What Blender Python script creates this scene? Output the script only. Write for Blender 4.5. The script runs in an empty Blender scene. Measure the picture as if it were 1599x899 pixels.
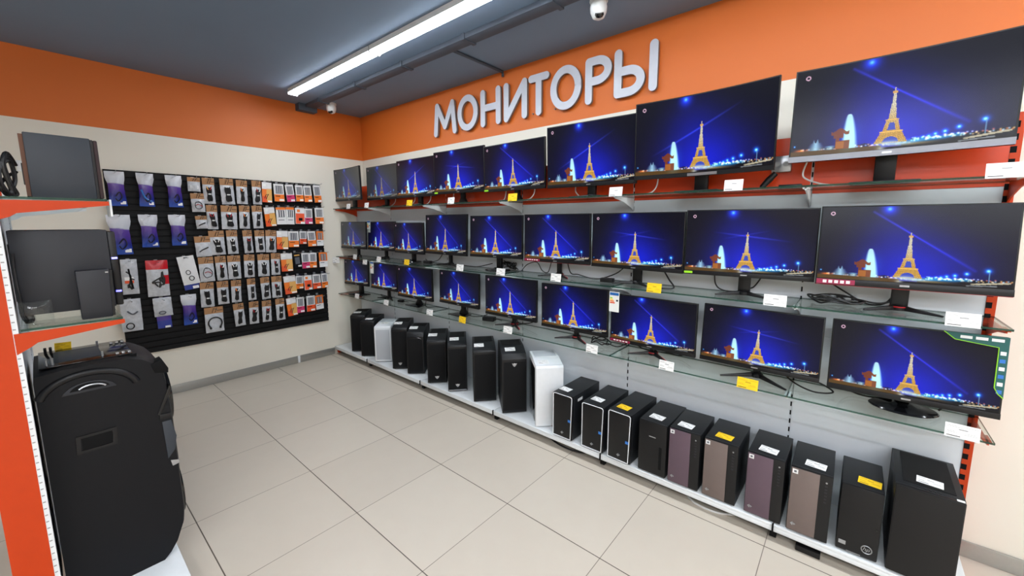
import bpy, bmesh, math, random
import numpy as np
from math import sin, cos, pi, radians, sqrt
from mathutils import Vector, Matrix, Euler

S = bpy.context.scene
COL = S.collection
rnd = random.Random(7)

# ------------------------------------------------------------------ camera, view, world
cam_d = bpy.data.cameras.new('camera'); cam = bpy.data.objects.new('camera', cam_d); COL.objects.link(cam)
cam_d.sensor_fit = 'HORIZONTAL'; cam_d.sensor_width = 36.0; cam_d.lens = 36.0*624.386/1599
cam_d.shift_x = -20.59/1599; cam_d.shift_y = -16.66/1599
cam_d.clip_start = 0.02; cam_d.clip_end = 60
cam.location = (4.881, -2.708, 1.602)
yaw, pit = radians(129.426), radians(-7.651)
fwd = Vector((cos(pit)*cos(yaw), cos(pit)*sin(yaw), sin(pit)))
cam.rotation_euler = fwd.to_track_quat('-Z', 'Y').to_euler()
S.camera = cam
S.view_settings.view_transform = 'Standard'; S.view_settings.look = 'None'
S.view_settings.gamma = 1.0; S.view_settings.use_curve_mapping = False
S.view_settings.exposure = 0.0
wd = bpy.data.worlds.new('world'); S.world = wd; wd.use_nodes = True
wd.node_tree.nodes['Background'].inputs[0].default_value = (0.5, 0.52, 0.55, 1)
wd.node_tree.nodes['Background'].inputs[1].default_value = 0.15
LAMP = 50.0           # radiance of the LED profiles
SCREEN = 1.0          # emission of the monitor screens
try:
    S.cycles.max_bounces = 8; S.cycles.diffuse_bounces = 4; S.cycles.glossy_bounces = 3
    S.cycles.transparent_max_bounces = 16; S.cycles.transmission_bounces = 4
    S.cycles.caustics_reflective = False; S.cycles.caustics_refractive = False
    S.cycles.sample_clamp_indirect = 6.0
    S.cycles.use_denoising = True
except Exception:
    pass

# ------------------------------------------------------------------ materials
def lin(c):
    if isinstance(c, str):
        c = tuple(int(c[i:i+2], 16) for i in (0, 2, 4))
    return tuple((x/255/12.92) if x/255 <= 0.04045 else ((x/255+0.055)/1.055)**2.4 for x in c)
MATS = {}
def nt(name):
    m = bpy.data.materials.new(name); m.use_nodes = True
    return m, m.node_tree, m.node_tree.nodes['Principled BSDF']
def pm(name, col, rough=0.5, metal=0.0, spec=0.5, var=0.05, scale=30.0, bump=0.0, coat=0.0):
    """plain surface with a slight procedural unevenness"""
    if name in MATS: return MATS[name]
    m, t, b = nt(name); c = lin(col)
    tc = t.nodes.new('ShaderNodeTexCoord'); no = t.nodes.new('ShaderNodeTexNoise')
    no.inputs['Scale'].default_value = scale; no.inputs['Detail'].default_value = 3
    t.links.new(tc.outputs['Object'], no.inputs['Vector'])
    mx = t.nodes.new('ShaderNodeMix'); mx.data_type = 'RGBA'
    mx.inputs['A'].default_value = (*[x*(1-var) for x in c], 1)
    mx.inputs['B'].default_value = (*[min(1, x*(1+var)) for x in c], 1)
    t.links.new(no.outputs['Fac'], mx.inputs['Factor'])
    t.links.new(mx.outputs['Result'], b.inputs['Base Color'])
    b.inputs['Roughness'].default_value = rough; b.inputs['Metallic'].default_value = metal
    b.inputs['Specular IOR Level'].default_value = spec
    if coat: b.inputs['Coat Weight'].default_value = coat; b.inputs['Coat Roughness'].default_value = .1
    if bump:
        bp = t.nodes.new('ShaderNodeBump'); bp.inputs['Strength'].default_value = bump
        bp.inputs['Distance'].default_value = 0.004
        t.links.new(no.outputs['Fac'], bp.inputs['Height']); t.links.new(bp.outputs['Normal'], b.inputs['Normal'])
    MATS[name] = m
    return m
def math_n(t, op, a, b=None):
    n = t.nodes.new('ShaderNodeMath'); n.operation = op
    for i, v in enumerate((a, b)):
        if v is None: continue
        if isinstance(v, (int, float)): n.inputs[i].default_value = v
        else: t.links.new(v, n.inputs[i])
    return n.outputs[0]
def floor_mat():
    m, t, b = nt('floor_tiles')
    tc = t.nodes.new('ShaderNodeTexCoord'); sp = t.nodes.new('ShaderNodeSeparateXYZ')
    t.links.new(tc.outputs['Object'], sp.inputs[0])
    ux = math_n(t, 'DIVIDE', math_n(t, 'SUBTRACT', sp.outputs[0], 0.458), 0.600)
    uy = math_n(t, 'DIVIDE', math_n(t, 'ADD', sp.outputs[1], 1.140), 0.589)
    def line(u, w):
        f = math_n(t, 'FRACT', u); d = math_n(t, 'MINIMUM', f, math_n(t, 'SUBTRACT', 1.0, f))
        return math_n(t, 'LESS_THAN', d, w)
    lx = line(ux, 0.0032); ly = line(uy, 0.0042)
    cb = t.nodes.new('ShaderNodeCombineXYZ')
    t.links.new(math_n(t, 'FLOOR', ux), cb.inputs[0]); t.links.new(math_n(t, 'FLOOR', uy), cb.inputs[1])
    wn = t.nodes.new('ShaderNodeTexWhiteNoise'); wn.noise_dimensions = '2D'; t.links.new(cb.outputs[0], wn.inputs['Vector'])
    no = t.nodes.new('ShaderNodeTexNoise'); no.inputs['Scale'].default_value = 9; no.inputs['Detail'].default_value = 5
    t.links.new(tc.outputs['Object'], no.inputs['Vector'])
    fac = math_n(t, 'ADD', math_n(t, 'MULTIPLY', wn.outputs['Value'], 0.5), math_n(t, 'MULTIPLY', no.outputs['Fac'], 0.5))
    def mix(f, a, bb):
        mx = t.nodes.new('ShaderNodeMix'); mx.data_type = 'RGBA'
        t.links.new(f, mx.inputs['Factor'])
        for k, v in (('A', a), ('B', bb)):
            if isinstance(v, tuple): mx.inputs[k].default_value = (*v, 1)
            else: t.links.new(v, mx.inputs[k])
        return mx.outputs['Result']
    base = mix(fac, lin((200, 189, 174)), lin((209, 199, 184)))
    c1 = mix(lx, base, lin((132, 121, 110)))
    c2 = mix(ly, c1, lin((88, 78, 68)))
    t.links.new(c2, b.inputs['Base Color'])
    b.inputs['Roughness'].default_value = 0.32
    b.inputs['Specular IOR Level'].default_value = 0.45
    return m
def emis(name, col, st):
    m, t, b = nt(name)
    b.inputs['Base Color'].default_value = (.8, .8, .8, 1)
    b.inputs['Emission Color'].default_value = (*lin(col), 1); b.inputs['Emission Strength'].default_value = st
    return m
def glass_mat(name, tint, edge=False):
    m = bpy.data.materials.new(name); m.use_nodes = True; t = m.node_tree
    t.nodes.clear(); out = t.nodes.new('ShaderNodeOutputMaterial')
    tr = t.nodes.new('ShaderNodeBsdfTransparent'); tr.inputs[0].default_value = (*tint, 1)
    gl = t.nodes.new('ShaderNodeBsdfGlossy'); gl.inputs['Roughness'].default_value = 0.03
    mx = t.nodes.new('ShaderNodeMixShader')
    if edge:
        df = t.nodes.new('ShaderNodeBsdfPrincipled'); df.inputs['Base Color'].default_value = (*lin((18, 62, 50)), 1)
        df.inputs['Roughness'].default_value = .15
        mx.inputs[0].default_value = .75
        t.links.new(tr.outputs[0], mx.inputs[1]); t.links.new(df.outputs[0], mx.inputs[2])
    else:
        lw = t.nodes.new('ShaderNodeLayerWeight'); lw.inputs[0].default_value = .5
        pw = math_n(t, 'POWER', lw.outputs['Facing'], 4.0)
        t.links.new(math_n(t, 'ADD', math_n(t, 'MULTIPLY', pw, .55), .035), mx.inputs[0])
        t.links.new(tr.outputs[0], mx.inputs[1]); t.links.new(gl.outputs[0], mx.inputs[2])
    t.links.new(mx.outputs[0], out.inputs[0])
    return m
def pouch_mat():
    m, t, b = nt('printed_pouch')
    tc = t.nodes.new('ShaderNodeTexCoord'); sp = t.nodes.new('ShaderNodeSeparateXYZ'); t.links.new(tc.outputs['Generated'], sp.inputs[0])
    no = t.nodes.new('ShaderNodeTexNoise'); no.inputs['Scale'].default_value = 4; no.inputs['Detail'].default_value = 4
    t.links.new(tc.outputs['Object'], no.inputs['Vector'])
    n2 = t.nodes.new('ShaderNodeTexNoise'); n2.inputs['Scale'].default_value = 45; t.links.new(tc.outputs['Object'], n2.inputs['Vector'])
    f = math_n(t, 'ADD', sp.outputs[2], math_n(t, 'MULTIPLY', math_n(t, 'SUBTRACT', no.outputs['Fac'], .5), .35))
    r = t.nodes.new('ShaderNodeValToRGB'); e = r.color_ramp.elements
    e[0].position = .05; e[0].color = (*lin((34, 74, 168)), 1); e[1].position = .28; e[1].color = (*lin((36, 44, 130)), 1)
    for p_, c in ((.50, (78, 52, 140)), (.655, (92, 66, 150)), (.69, (190, 194, 204)), (.9, (206, 208, 214))):
        q = e.new(p_); q.color = (*lin(c), 1)
    t.links.new(f, r.inputs[0]); t.links.new(r.outputs[0], b.inputs['Base Color'])
    b.inputs['Roughness'].default_value = .25
    bp = t.nodes.new('ShaderNodeBump'); bp.inputs['Strength'].default_value = .5; bp.inputs['Distance'].default_value = .004
    t.links.new(n2.outputs['Fac'], bp.inputs['Height']); t.links.new(bp.outputs['Normal'], b.inputs['Normal'])
    return m
def screen_mat(name, gain, lift, rough=.26, spec=.2):
    m, t, b = nt(name)
    at = t.nodes.new('ShaderNodeAttribute'); at.attribute_name = 'picture'
    mx = t.nodes.new('ShaderNodeMix'); mx.data_type = 'RGBA'; mx.inputs['Factor'].default_value = lift
    t.links.new(at.outputs['Color'], mx.inputs['A']); mx.inputs['B'].default_value = (.12, .128, .118, 1)
    t.links.new(mx.outputs['Result'], b.inputs['Emission Color'])
    b.inputs['Emission Strength'].default_value = gain*SCREEN
    b.inputs['Base Color'].default_value = (.004, .004, .005, 1)
    b.inputs['Roughness'].default_value = rough; b.inputs['Specular IOR Level'].default_value = spec
    return m

M = dict(
    floor=floor_mat(),
    cream=pm('cream_paint', (226, 221, 208), .7, scale=4, var=.02),
    orange=pm('orange_paint', (209, 106, 34), .55, scale=3, var=.02),
    ceil=pm('ceiling_dark_paint', (110, 128, 150), .75, scale=2, var=.06),
    ceild=pm('dark_tray_paint', (66, 74, 86), .7),
    steel=pm('brushed_skirting', (176, 176, 172), .35, .7, scale=60),
    lampw=pm('lamp_housing_white', (225, 228, 230), .4),
    white=pm('white_enamel', (222, 226, 228), .35),
    panel=pm('panel_light_grey', (216, 222, 228), .45, var=.02),
    ometal=pm('orange_enamel', (188, 58, 8), .45, spec=.3),
    oback=pm('orange_back_panel', (206, 62, 18), .3),
    black=pm('black_plastic', (14, 14, 16), .42, spec=.35),
    blackm=pm('black_matte_steel', (22, 24, 27), .5, spec=.4, bump=.05, scale=300),
    blackg=pm('black_gloss', (10, 10, 12), .12),
    dark=pm('dark_gap', (9, 9, 10), .8, spec=.2),
    mesh=pm('black_mesh_front', (10, 10, 12), .7, spec=.25, bump=.6, scale=900),
    whitec=pm('white_case_steel', (226, 229, 232), .35),
    greyf=pm('pale_mesh_front', (186, 190, 196), .6, bump=.4, scale=900),
    subp=pm('speaker_cabinet', (13, 14, 18), .5, spec=.22, bump=.03, scale=400), chinsil=pm('chin_silver', (120, 121, 126), .35, .6), pouchg=pouch_mat(),
    silver=pm('silver_plastic', (170, 172, 176), .28, .8),
    purple=pm('plum_front_plate', (98, 80, 92), .35, .3),
    taupe=pm('taupe_front_plate', (116, 103, 99), .35, .3),
    paper=pm('white_paper', (240, 240, 238), .6, var=.01),
    yellow=pm('yellow_paper', (250, 206, 22), .6, var=.01),
    ink=pm('grey_print', (150, 150, 150), .7),
    inky=pm('ochre_print', (176, 132, 20), .7),
    inkd=pm('dark_print', (35, 35, 38), .7),
    red=pm('red_accent', (176, 22, 34), .35),
    crimson=pm('crimson_sticker', (140, 22, 62), .35),
    lime=pm('lime_sticker', (150, 215, 40), .35),
    teal=pm('teal_sticker', (24, 86, 84), .35),
    blue=pm('blue_sticker', (40, 110, 190), .35),
    slat=pm('black_slatwall', (11, 11, 13), .6, spec=.25),
    wire=pm('chrome_wire', (176, 178, 180), .3, .9),
    kraft=pm('kraft_card', (168, 124, 84), .75, scale=80),
    kraftd=pm('kraft_print', (70, 48, 30), .75),
    film=pm('clear_film_bag', (192, 195, 200), .16, bump=1.0, scale=38, var=.30),
    foil=pm('silver_film', (200, 202, 208), .22, bump=.5, scale=45, var=.12),
    cable=pm('black_cable', (18, 18, 19), .45),
    cablew=pm('white_cable', (214, 214, 212), .45),
    sub=pm('slate_vinyl', (42, 48, 56), .55, scale=200),
    subd=pm('dark_slate_vinyl', (24, 26, 33), .55, scale=200),
    mdf=pm('brown_board', (96, 62, 44), .7),
    maroon=pm('maroon_grille', (48, 30, 32), .7),
    opk=pm('pack_orange', (238, 122, 36), .45), ord_=pm('pack_deep_orange', (232, 84, 36), .45),
    pink=pm('pack_magenta', (204, 52, 104), .45), opale=pm('pack_pale', (226, 226, 226), .45),
    oimg=pm('pack_picture', (92, 96, 104), .45), gold=pm('pack_gold', (224, 170, 92), .45),
    purp=pm('pouch_purple', (78, 58, 148), .3, bump=.4, scale=40), navy=pm('pouch_blue', (38, 58, 150), .3, bump=.4, scale=40),
    redp=pm('pouch_red', (196, 26, 36), .3), letter=pm('sign_face', (190, 195, 206), .4), lets=pm('sign_side', (120, 112, 108), .5),
    glass=glass_mat('shelf_glass', (.93, .965, .95)), gedge=glass_mat('shelf_glass_edge', (.35, .6, .5), True),
    clear=glass_mat('clear_plastic', (.93, .95, .95)),
    led=emis('led_diffuser', (242, 249, 255), LAMP), led_added=emis('led_diffuser_added', (246, 250, 255), LAMP*1.35), blueled=emis('blue_led', (30, 30, 255), 3.0),
    lens=pm('lens_black', (12, 14, 16), .08),
)
SM = {'n': screen_mat('screen_vivid', 1.0, 0.0), 'd': screen_mat('screen_oblique_wash', .62, .10), 'm': screen_mat('screen_angle_dim', .8, .015), 'w': screen_mat('screen_painted_wash', .62, .42)}  # reflection and viewing-angle wash of oblique screens mixed into their emission colour

# ------------------------------------------------------------------ mesh helpers
class MB:
    def __init__(s): s.v = []; s.f = []; s.m = []
    def add(s, vs, fs, m=0):
        o = len(s.v); s.v += [tuple(p) for p in vs]; s.f += [tuple(i+o for i in f) for f in fs]; s.m += [m]*len(fs); return s
    def box(s, x0, x1, y0, y1, z0, z1, m=0, X=None):
        vs = [Vector((x, y, z)) for x in (x0, x1) for y in (y0, y1) for z in (z0, z1)]
        if X is not None: vs = [X @ p for p in vs]
        return s.add(vs, [(0, 1, 3, 2), (4, 6, 7, 5), (0, 4, 5, 1), (2, 3, 7, 6), (0, 2, 6, 4), (1, 5, 7, 3)], m)
    def prism(s, poly, a, b, axis='x', m=0):
        """polygon (two coords) extruded along axis from a to b"""
        def P(p, t): return {'x': (t, p[0], p[1]), 'y': (p[0], t, p[1]), 'z': (p[0], p[1], t)}[axis]
        n = len(poly); vs = [P(p, a) for p in poly]+[P(p, b) for p in poly]
        fs = [tuple(range(n))[::-1], tuple(range(n, 2*n))]+[(i, (i+1) % n, n+(i+1) % n, n+i) for i in range(n)]
        return s.add(vs, fs, m)
    def tube(s, pts, r, seg=8, m=0, closed=False):
        pts = [Vector(p) for p in pts]; n = len(pts); vs = []; fs = []
        prev = None
        for i, p in enumerate(pts):
            d = (pts[min(i+1, n-1)]-pts[max(i-1, 0)])
            d = d.normalized() if d.length > 1e-9 else Vector((0, 0, 1))
            ref = prev if prev is not None else (Vector((0, 0, 1)) if abs(d.z) < .9 else Vector((1, 0, 0)))
            a = (ref-d*ref.dot(d)); a = a.normalized() if a.length > 1e-6 else d.orthogonal().normalized()
            b = d.cross(a); prev = a
            rr = r[i] if isinstance(r, (list, tuple)) else r
            vs += [p+(a*cos(2*pi*k/seg)+b*sin(2*pi*k/seg))*rr for k in range(seg)]
        for i in range(n-1):
            for k in range(seg):
                fs.append((i*seg+k, i*seg+(k+1) % seg, (i+1)*seg+(k+1) % seg, (i+1)*seg+k))
        fs += [tuple(range(seg))[::-1], tuple(range((n-1)*seg, n*seg))]
        return s.add(vs, fs, m)
    def cyl(s, p0, p1, r, seg=20, m=0, r1=None):
        return s.tube([p0, p1], [r, r if r1 is None else r1], seg, m)
    def lathe(s, prof, c=(0, 0, 0), seg=28, m=0, sx=1, sy=1):
        n = len(prof); vs = []; fs = []
        for r, z in prof:
            vs += [(c[0]+sx*r*cos(2*pi*k/seg), c[1]+sy*r*sin(2*pi*k/seg), c[2]+z) for k in range(seg)]
        for i in range(n-1):
            for k in range(seg): fs.append((i*seg+k, i*seg+(k+1) % seg, (i+1)*seg+(k+1) % seg, (i+1)*seg+k))
        fs += [tuple(range(seg))[::-1], tuple(range((n-1)*seg, n*seg))]
        return s.add(vs, fs, m)
    def build(s, name, mats, parent=None, loc=(0, 0, 0), rot=(0, 0, 0), bevel=0, smooth=False, seg=2):
        me = bpy.data.meshes.new(name); me.from_pydata(s.v, [], s.f)
        if not isinstance(mats, (list, tuple)): mats = [mats]
        for x in mats: me.materials.append(M[x] if isinstance(x, str) else x)
        me.polygons.foreach_set('material_index', s.m); me.update()
        bm = bmesh.new(); bm.from_mesh(me); bmesh.ops.recalc_face_normals(bm, faces=bm.faces)
        if bevel:
            bmesh.ops.remove_doubles(bm, verts=bm.verts, dist=1e-6)
            es = [e for e in bm.edges if len(e.link_faces) == 2 and e.calc_face_angle(0) > .6]
            bmesh.ops.bevel(bm, geom=es, offset=bevel, segments=seg, affect='EDGES', profile=.5, clamp_overlap=True)
        bm.to_mesh(me); bm.free()
        if smooth or bevel:
            for p in me.polygons: p.use_smooth = True
            try: me.set_sharp_from_angle(angle=radians(38))
            except Exception: pass
        o = bpy.data.objects.new(name, me); COL.objects.link(o)
        o.location = loc; o.rotation_euler = rot
        if parent is not None: o.parent = parent
        return o
def tag(o, label, cat, group=None, kind=None):
    if kind: o['kind'] = kind
    if label: o['label'] = label
    if cat: o['category'] = cat
    if group: o['group'] = group
    return o
def root(name, loc, rz, label, cat, group=None):
    o = bpy.data.objects.new(name, None); COL.objects.link(o); o.empty_display_size = .05
    o.location = loc; o.rotation_euler = (0, 0, rz)
    return tag(o, label, cat, group)
def copy_tree(o, parent=None):
    c = o.copy(); COL.objects.link(c)
    if parent is not None: c.parent = parent
    for ch in list(o.children): copy_tree(ch, c)
    return c
def struct(o, kind='structure'): o['kind'] = kind; return o
def smoothpath(pts, n=8):
    pts = [Vector(p) for p in pts]; out = []
    P = [pts[0]]+pts+[pts[-1]]
    for i in range(1, len(P)-2):
        a, b, c, d = P[i-1:i+3]
        for k in range(n):
            t = k/n
            out.append(.5*((2*b)+(c-a)*t+(2*a-5*b+4*c-d)*t*t+(3*b-a-3*c+d)*t**3))
    out.append(pts[-1]); return out
ORD = ['first', 'second', 'third', 'fourth', 'fifth', 'sixth', 'seventh', 'eighth', 'ninth', 'tenth']

# ------------------------------------------------------------------ the room
H, BAND = 2.905, 2.383
XE, YE = 10.0, -7.0
o = MB().box(0, XE, YE, 0, -.1, 0).build('floor', 'floor'); struct(o)
o = MB().box(0, XE, YE, 0, H, H+.1).build('ceiling', 'ceil'); struct(o)
def wall(name, x0, x1, y0, y1):
    b = MB().box(x0, x1, y0, y1, 0, BAND, 0).box(x0, x1, y0, y1, BAND, H, 1)
    return struct(b.build(name, ['cream', 'orange']))
wall('wall_back', -.1, XE+.1, 0, .1)
wall('wall_left', -.1, 0, YE-.1, 0)
wall('wall_right', XE, XE+.1, YE-.1, 0)
wall('wall_front', 0, XE, YE-.1, YE)
def base(name, x0, x1, y0, y1):
    return struct(MB().box(x0, x1, y0, y1, 0, .082).build(name, 'steel', bevel=.003))
base('baseboard_left', 0, .012, YE, -.50)
base('baseboard_back', 5.38, XE, -.012, 0)
base('baseboard_right', XE-.012, XE, YE, -.012)
# joint cover on the left skirting
tag(MB().box(.012, .016, -.93, -.905, 0, .084).build('skirting_joint', 'white', bevel=.001),
    'small pale joint cover on the silver skirting of the left wall', 'skirting joint')
# dark tray and conduit under the ceiling
r = root('cable_tray', (.0, -.637, H), 0, 'long dark painted cable tray fixed under the ceiling beside the light line', 'cable tray')
MB().box(.002, 9.5, -.05, .05, -.035, 0).build('tray', 'ceild', r, bevel=.004)
for k in range(12):
    MB().box(.4+.75*k, .43+.75*k, -.058, .058, -.042, 0).build('clamp', 'ceild', r)
MB().box(.002, .10, -.12, .075, -.075, 0).build('end_box', 'ceild', r, bevel=.006)
tag(MB().tube([(2.42, -.57, H-.012), (2.42, -.02, H-.012), (2.42, -.02, H-.05)], .012, 10).build('conduit', 'ceild', smooth=True),
    'dark painted conduit running from the cable tray across the ceiling to the orange wall', 'conduit')

# ---- LED profile lamps
def led_lamp(x, y, label, L=1.495, led='led'):
    r = root('linear_led_lamp', (x, y, H), 0, label, 'ceiling lamp', 'linear LED lamps')
    b = MB().box(0, L, -.036, .036, -.006, 0)
    for sg in (-1, 1): b.box(0, L, min(sg*.043, sg*.0415), max(sg*.043, sg*.0415), -.036, 0)
    b.build('housing', 'lampw', r)
    b = MB(); n = 8
    poly = [(-.041, -.036)]+[(-.041+.082*(1-cos(pi*k/n))/2, -.041-.008*sin(pi*k/n)) for k in range(n+1)]+[(.041, -.036)]
    b.prism(poly, 0.004, L-.004, 'x').build('diffuser', led, r)
    MB().box(0, .004, -.044, .044, -.053, 0).box(L-.004, L, -.044, .044, -.053, 0).build('end_cap', 'lampw', r)
    return r
names = ['nearest the left wall', 'second from the left wall', 'third from the left wall', 'fourth from the left wall', 'fifth from the left wall', 'farthest from the left wall']
for k in range(6):
    led_lamp(.49+1.505*k, -.965, 'white linear LED lamp in the line along the monitor wall, '+names[k], 1.495 if k < 5 else 1.4)
for j, y in enumerate((-2.95, -3.95, -4.95)):  # unseen rear rows, added and boosted to brighten the shelving and floor
    for k in range(4):
        led_lamp(4.35+1.39*k, y, 'added white linear LED lamp, unseen behind the camera, %s line, %s of four' % (('near', 'middle', 'far')[j], ORD[k]), L=1.38, led='led_added')

# ---- dome cameras
def dome(x, y, rz, label):
    r = root('security_camera', (x, y, H), rz, label, 'security camera', 'ceiling cameras')
    MB().lathe([(.052, 0), (.054, -.012), (.05, -.02)], seg=28).build('mount', 'white', r, smooth=True)
    MB().lathe([(.046, -.02), (.05, -.045), (.048, -.07), (.036, -.098), (.018, -.108)], seg=28).build('housing', 'white', r, smooth=True)
    X = Matrix.Translation((.02, -.025, -.085)) @ Euler((radians(42), 0, radians(30))).to_matrix().to_4x4()
    b = MB(); b.lathe([(.024, 0), (.027, -.012), (.020, -.024), (.006, -.028)], seg=24)
    b.v = [tuple(X @ Vector(p)) for p in b.v]; b.build('lens', 'lens', r, smooth=True)
dome(.33, -.515, 0, 'white dome security camera on the ceiling at the corner end of the light line')
dome(3.60, -.47, 0, 'white dome security camera on ceiling above the sign, at the top of the photo')

# ---- sign letters
def letter(name, label, x0, x1, strokes, z0=2.468, z1=2.788, t=.058):
    h = z1-z0; w = x1-x0; b = MB(); i = 0
    for st in strokes:
        pts = [(t/2+(w-t)*u, t/2+(h-t)*v) for u, v in st]
        for a, c in zip(pts[:-1], pts[1:]):
            d = Vector((c[0]-a[0], c[1]-a[1])); L = d.length
            if L < 1e-6: continue
            d /= L; n = Vector((-d.y, d.x))*t/2; e = .00015*(i % 5); i += 1
            poly = []
            th = math.atan2(d.y, d.x)
            for k in range(13): poly.append((c[0]+t/2*cos(th-pi/2+pi*k/12), c[1]+t/2*sin(th-pi/2+pi*k/12)))
            for k in range(13): poly.append((a[0]+t/2*cos(th+pi/2+pi*k/12), a[1]+t/2*sin(th+pi/2+pi*k/12)))
            o0 = len(b.f)
            b.prism(poly, -.022-e, 0, 'y', 1)
            b.m[o0] = 0; b.m[o0+1] = 0
    o = b.build(name, ['letter', 'lets'], loc=(x0, -.012, z0))
    # stand-off pins to the wall
    MB().cyl((t/2, .012, t/2), (t/2, 0, t/2), .006, 8).build('pin', 'lets', o)
    return tag(o, label, 'sign letter', 'letters of the wall sign')
def arc(cx, cy, rx, ry, a0, a1, n=16): return [(cx+rx*cos(radians(a0+(a1-a0)*k/n)), cy+ry*sin(radians(a0+(a1-a0)*k/n))) for k in range(n+1)]
ring = arc(.5, .5, .5, .5, 0, 360, 36)
LET = [('М', 1.482, 1.827, [[(.0, 0), (.1, 1), (.5, .22), (.9, 1), (1, 0)]], 'first letter of the wall sign, a pale grey M shape'),
 ('О', 1.844, 2.122, [ring], 'pale grey O on the wall sign, second letter, between M and H shapes'),
 ('Н', 2.157, 2.405, [[(0, 0), (0, 1)], [(1, 0), (1, 1)], [(0, .5), (1, .5)]], 'pale grey H shaped letter of the wall sign, third from the left'),
 ('И', 2.441, 2.702, [[(0, 1), (0, 0), (1, 1), (1, 0)]], 'pale grey reversed N letter of the wall sign'),
 ('Т', 2.715, 2.925, [[(0, 1), (1, 1)], [(.5, 1), (.5, 0)]], 'pale grey T on the wall sign'),
 ('О', 2.937, 3.220, [ring], 'pale grey O on the wall sign between the T and the P shape'),
 ('Р', 3.252, 3.466, [[(0, 0), (0, 1), (.45, 1)]+arc(.45, .74, .55, .26, 90, -90, 14)+[(0, .48)]], 'pale grey P shaped letter of the wall sign'),
 ('Ы', 3.485, 3.796, [[(0, 1), (0, 0), (.32, 0)]+arc(.32, .27, .34, .27, -90, 90, 14)+[(0, .54)], [(1, 0), (1, 1)]], 'last letter of the wall sign, a pale grey b shape with a separate bar')]
for ch, a, b_, st, lab in LET: letter('sign_letter', lab, a, b_, st)

# ------------------------------------------------------------------ monitor shelving
XL, XR = 0.012, 5.372
JX = [.775, 1.752, 2.728, 3.705, 4.682]
PY = -.125               # face of the back panels
YF = -.415               # front edge of the glass
SZ = {1: 1.775, 2: 1.203, 3: .747}
unit = root('wall_shelving', (0, 0, 0), 0, 'long white and orange metal wall shelving carrying the monitors and computer cases', 'shelving')
edges = [XL]+JX+[XR]
for i, (a, b_) in enumerate(zip(edges[:-1], edges[1:])):
    a2 = a+(.006 if i else .0); b2 = b_-(.006 if i < 5 else .03)
    for z0, z1 in ((.10, .2195), (.2205, .6225), (.6235, 1.0115), (1.0125, 1.4005), (1.4015, 1.755)):
        MB().box(a2, b2, PY, PY+.02, z0, z1).build('back_panel', 'panel', unit)
    MB().box(a2, b2, PY-.002, PY+.02, 1.756, 2.05).build('top_panel', 'oback', unit)
    MB().box(a+.002, b_-.002, -.50, PY, .085, .10).box(a+.002, b_-.002, -.50, -.488, .062, .086).build('base_shelf', 'white', unit, bevel=.003)
    MB().box(a+.01, b_-.01, -.43, -.42, .012, .085).build('plinth', 'dark', unit)
for i, x in enumerate([XL+.012]+JX+[XR-.015]):
    end = i in (0, 6)
    w = .015
    b = MB().box(x-w, x+w, PY+.004, -.03, .0, 2.05, 0)
    if i == 6: b.box(x-w, x+w, PY-.004, PY+.004, .10, 2.05, 0)
    n = 0
    z = .14
    while z < 2.02:
        hw = .009 if i == 6 else .0035
        dx = -.006 if i == 6 else 0
        yy = PY-.0042 if i == 6 else PY+.0025
        b.box(x+dx-hw, x+dx+hw, yy, yy+.003, z, z+.026, 1); z += .05
    b.build('upright', ['ometal' if end else 'panel', 'dark'], unit)
    MB().box(x-w, x+w, -.47, -.13, .012, .06).build('foot', 'ometal' if end else 'dark', unit)
    if 0 < i < 6:
        MB().box(x-.004, x+.004, -.506, -.494, .06, .102).build('joint_clip', 'dark', unit)
    for s, z in SZ.items():
        zz = z-.005
        poly = [(PY, zz), (YF+.02, zz), (YF+.02, zz-.012), (YF+.14, zz-.03), (PY-.045, zz-.062), (PY, zz-.085)]
        MB().prism(poly, x-.003, x+.003, 'x').box(x-.012, x+.012, YF+.02, YF+.1, zz-.006, zz).build('bracket', 'ometal' if end else 'white', unit)
SN = {1: 'top', 2: 'middle', 3: 'bottom'}
BAYN = ['against the left wall', 'second from the left wall', 'third from the left wall', 'fourth from the left wall', 'fifth from the left wall', 'short one at the right end']
for s, z in SZ.items():
    for i, (a, b_) in enumerate(zip(edges[:-1], edges[1:])):
        b = MB().box(a+.001, b_-.001, YF, PY-.004, z-.004, z+.004, 0)
        b.m[:] = [1, 1, 1, 0, 0, 0]   # two ends and the front edge show the green core
        b.m = [0]*6
        for k, f in enumerate(b.f):
            c = [sum(b.v[q][ax] for q in f)/4 for ax in range(3)]
            if abs(c[2]-z) < .001: b.m[k] = 1
        o = b.build('glass_shelf', ['glass', 'gedge'])
        tag(o, 'clear glass shelf panel in the %s row of glass, %s' % (SN[s], BAYN[i]), 'shelf', 'glass shelf panels')

# double socket on the orange panel
r = root('power_socket', (4.545, PY-.002, 1.915), 0, 'grey double power socket on the orange panel between the two largest monitors', 'socket')
MB().box(-.045, .045, -.03, 0, -.042, .042).build('plate', 'silver', r, bevel=.006)
for dx in (-.02, .02): MB().cyl((dx, -.031, 0), (dx, -.026, 0), .014, 16).build('outlet', 'ink', r)

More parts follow.
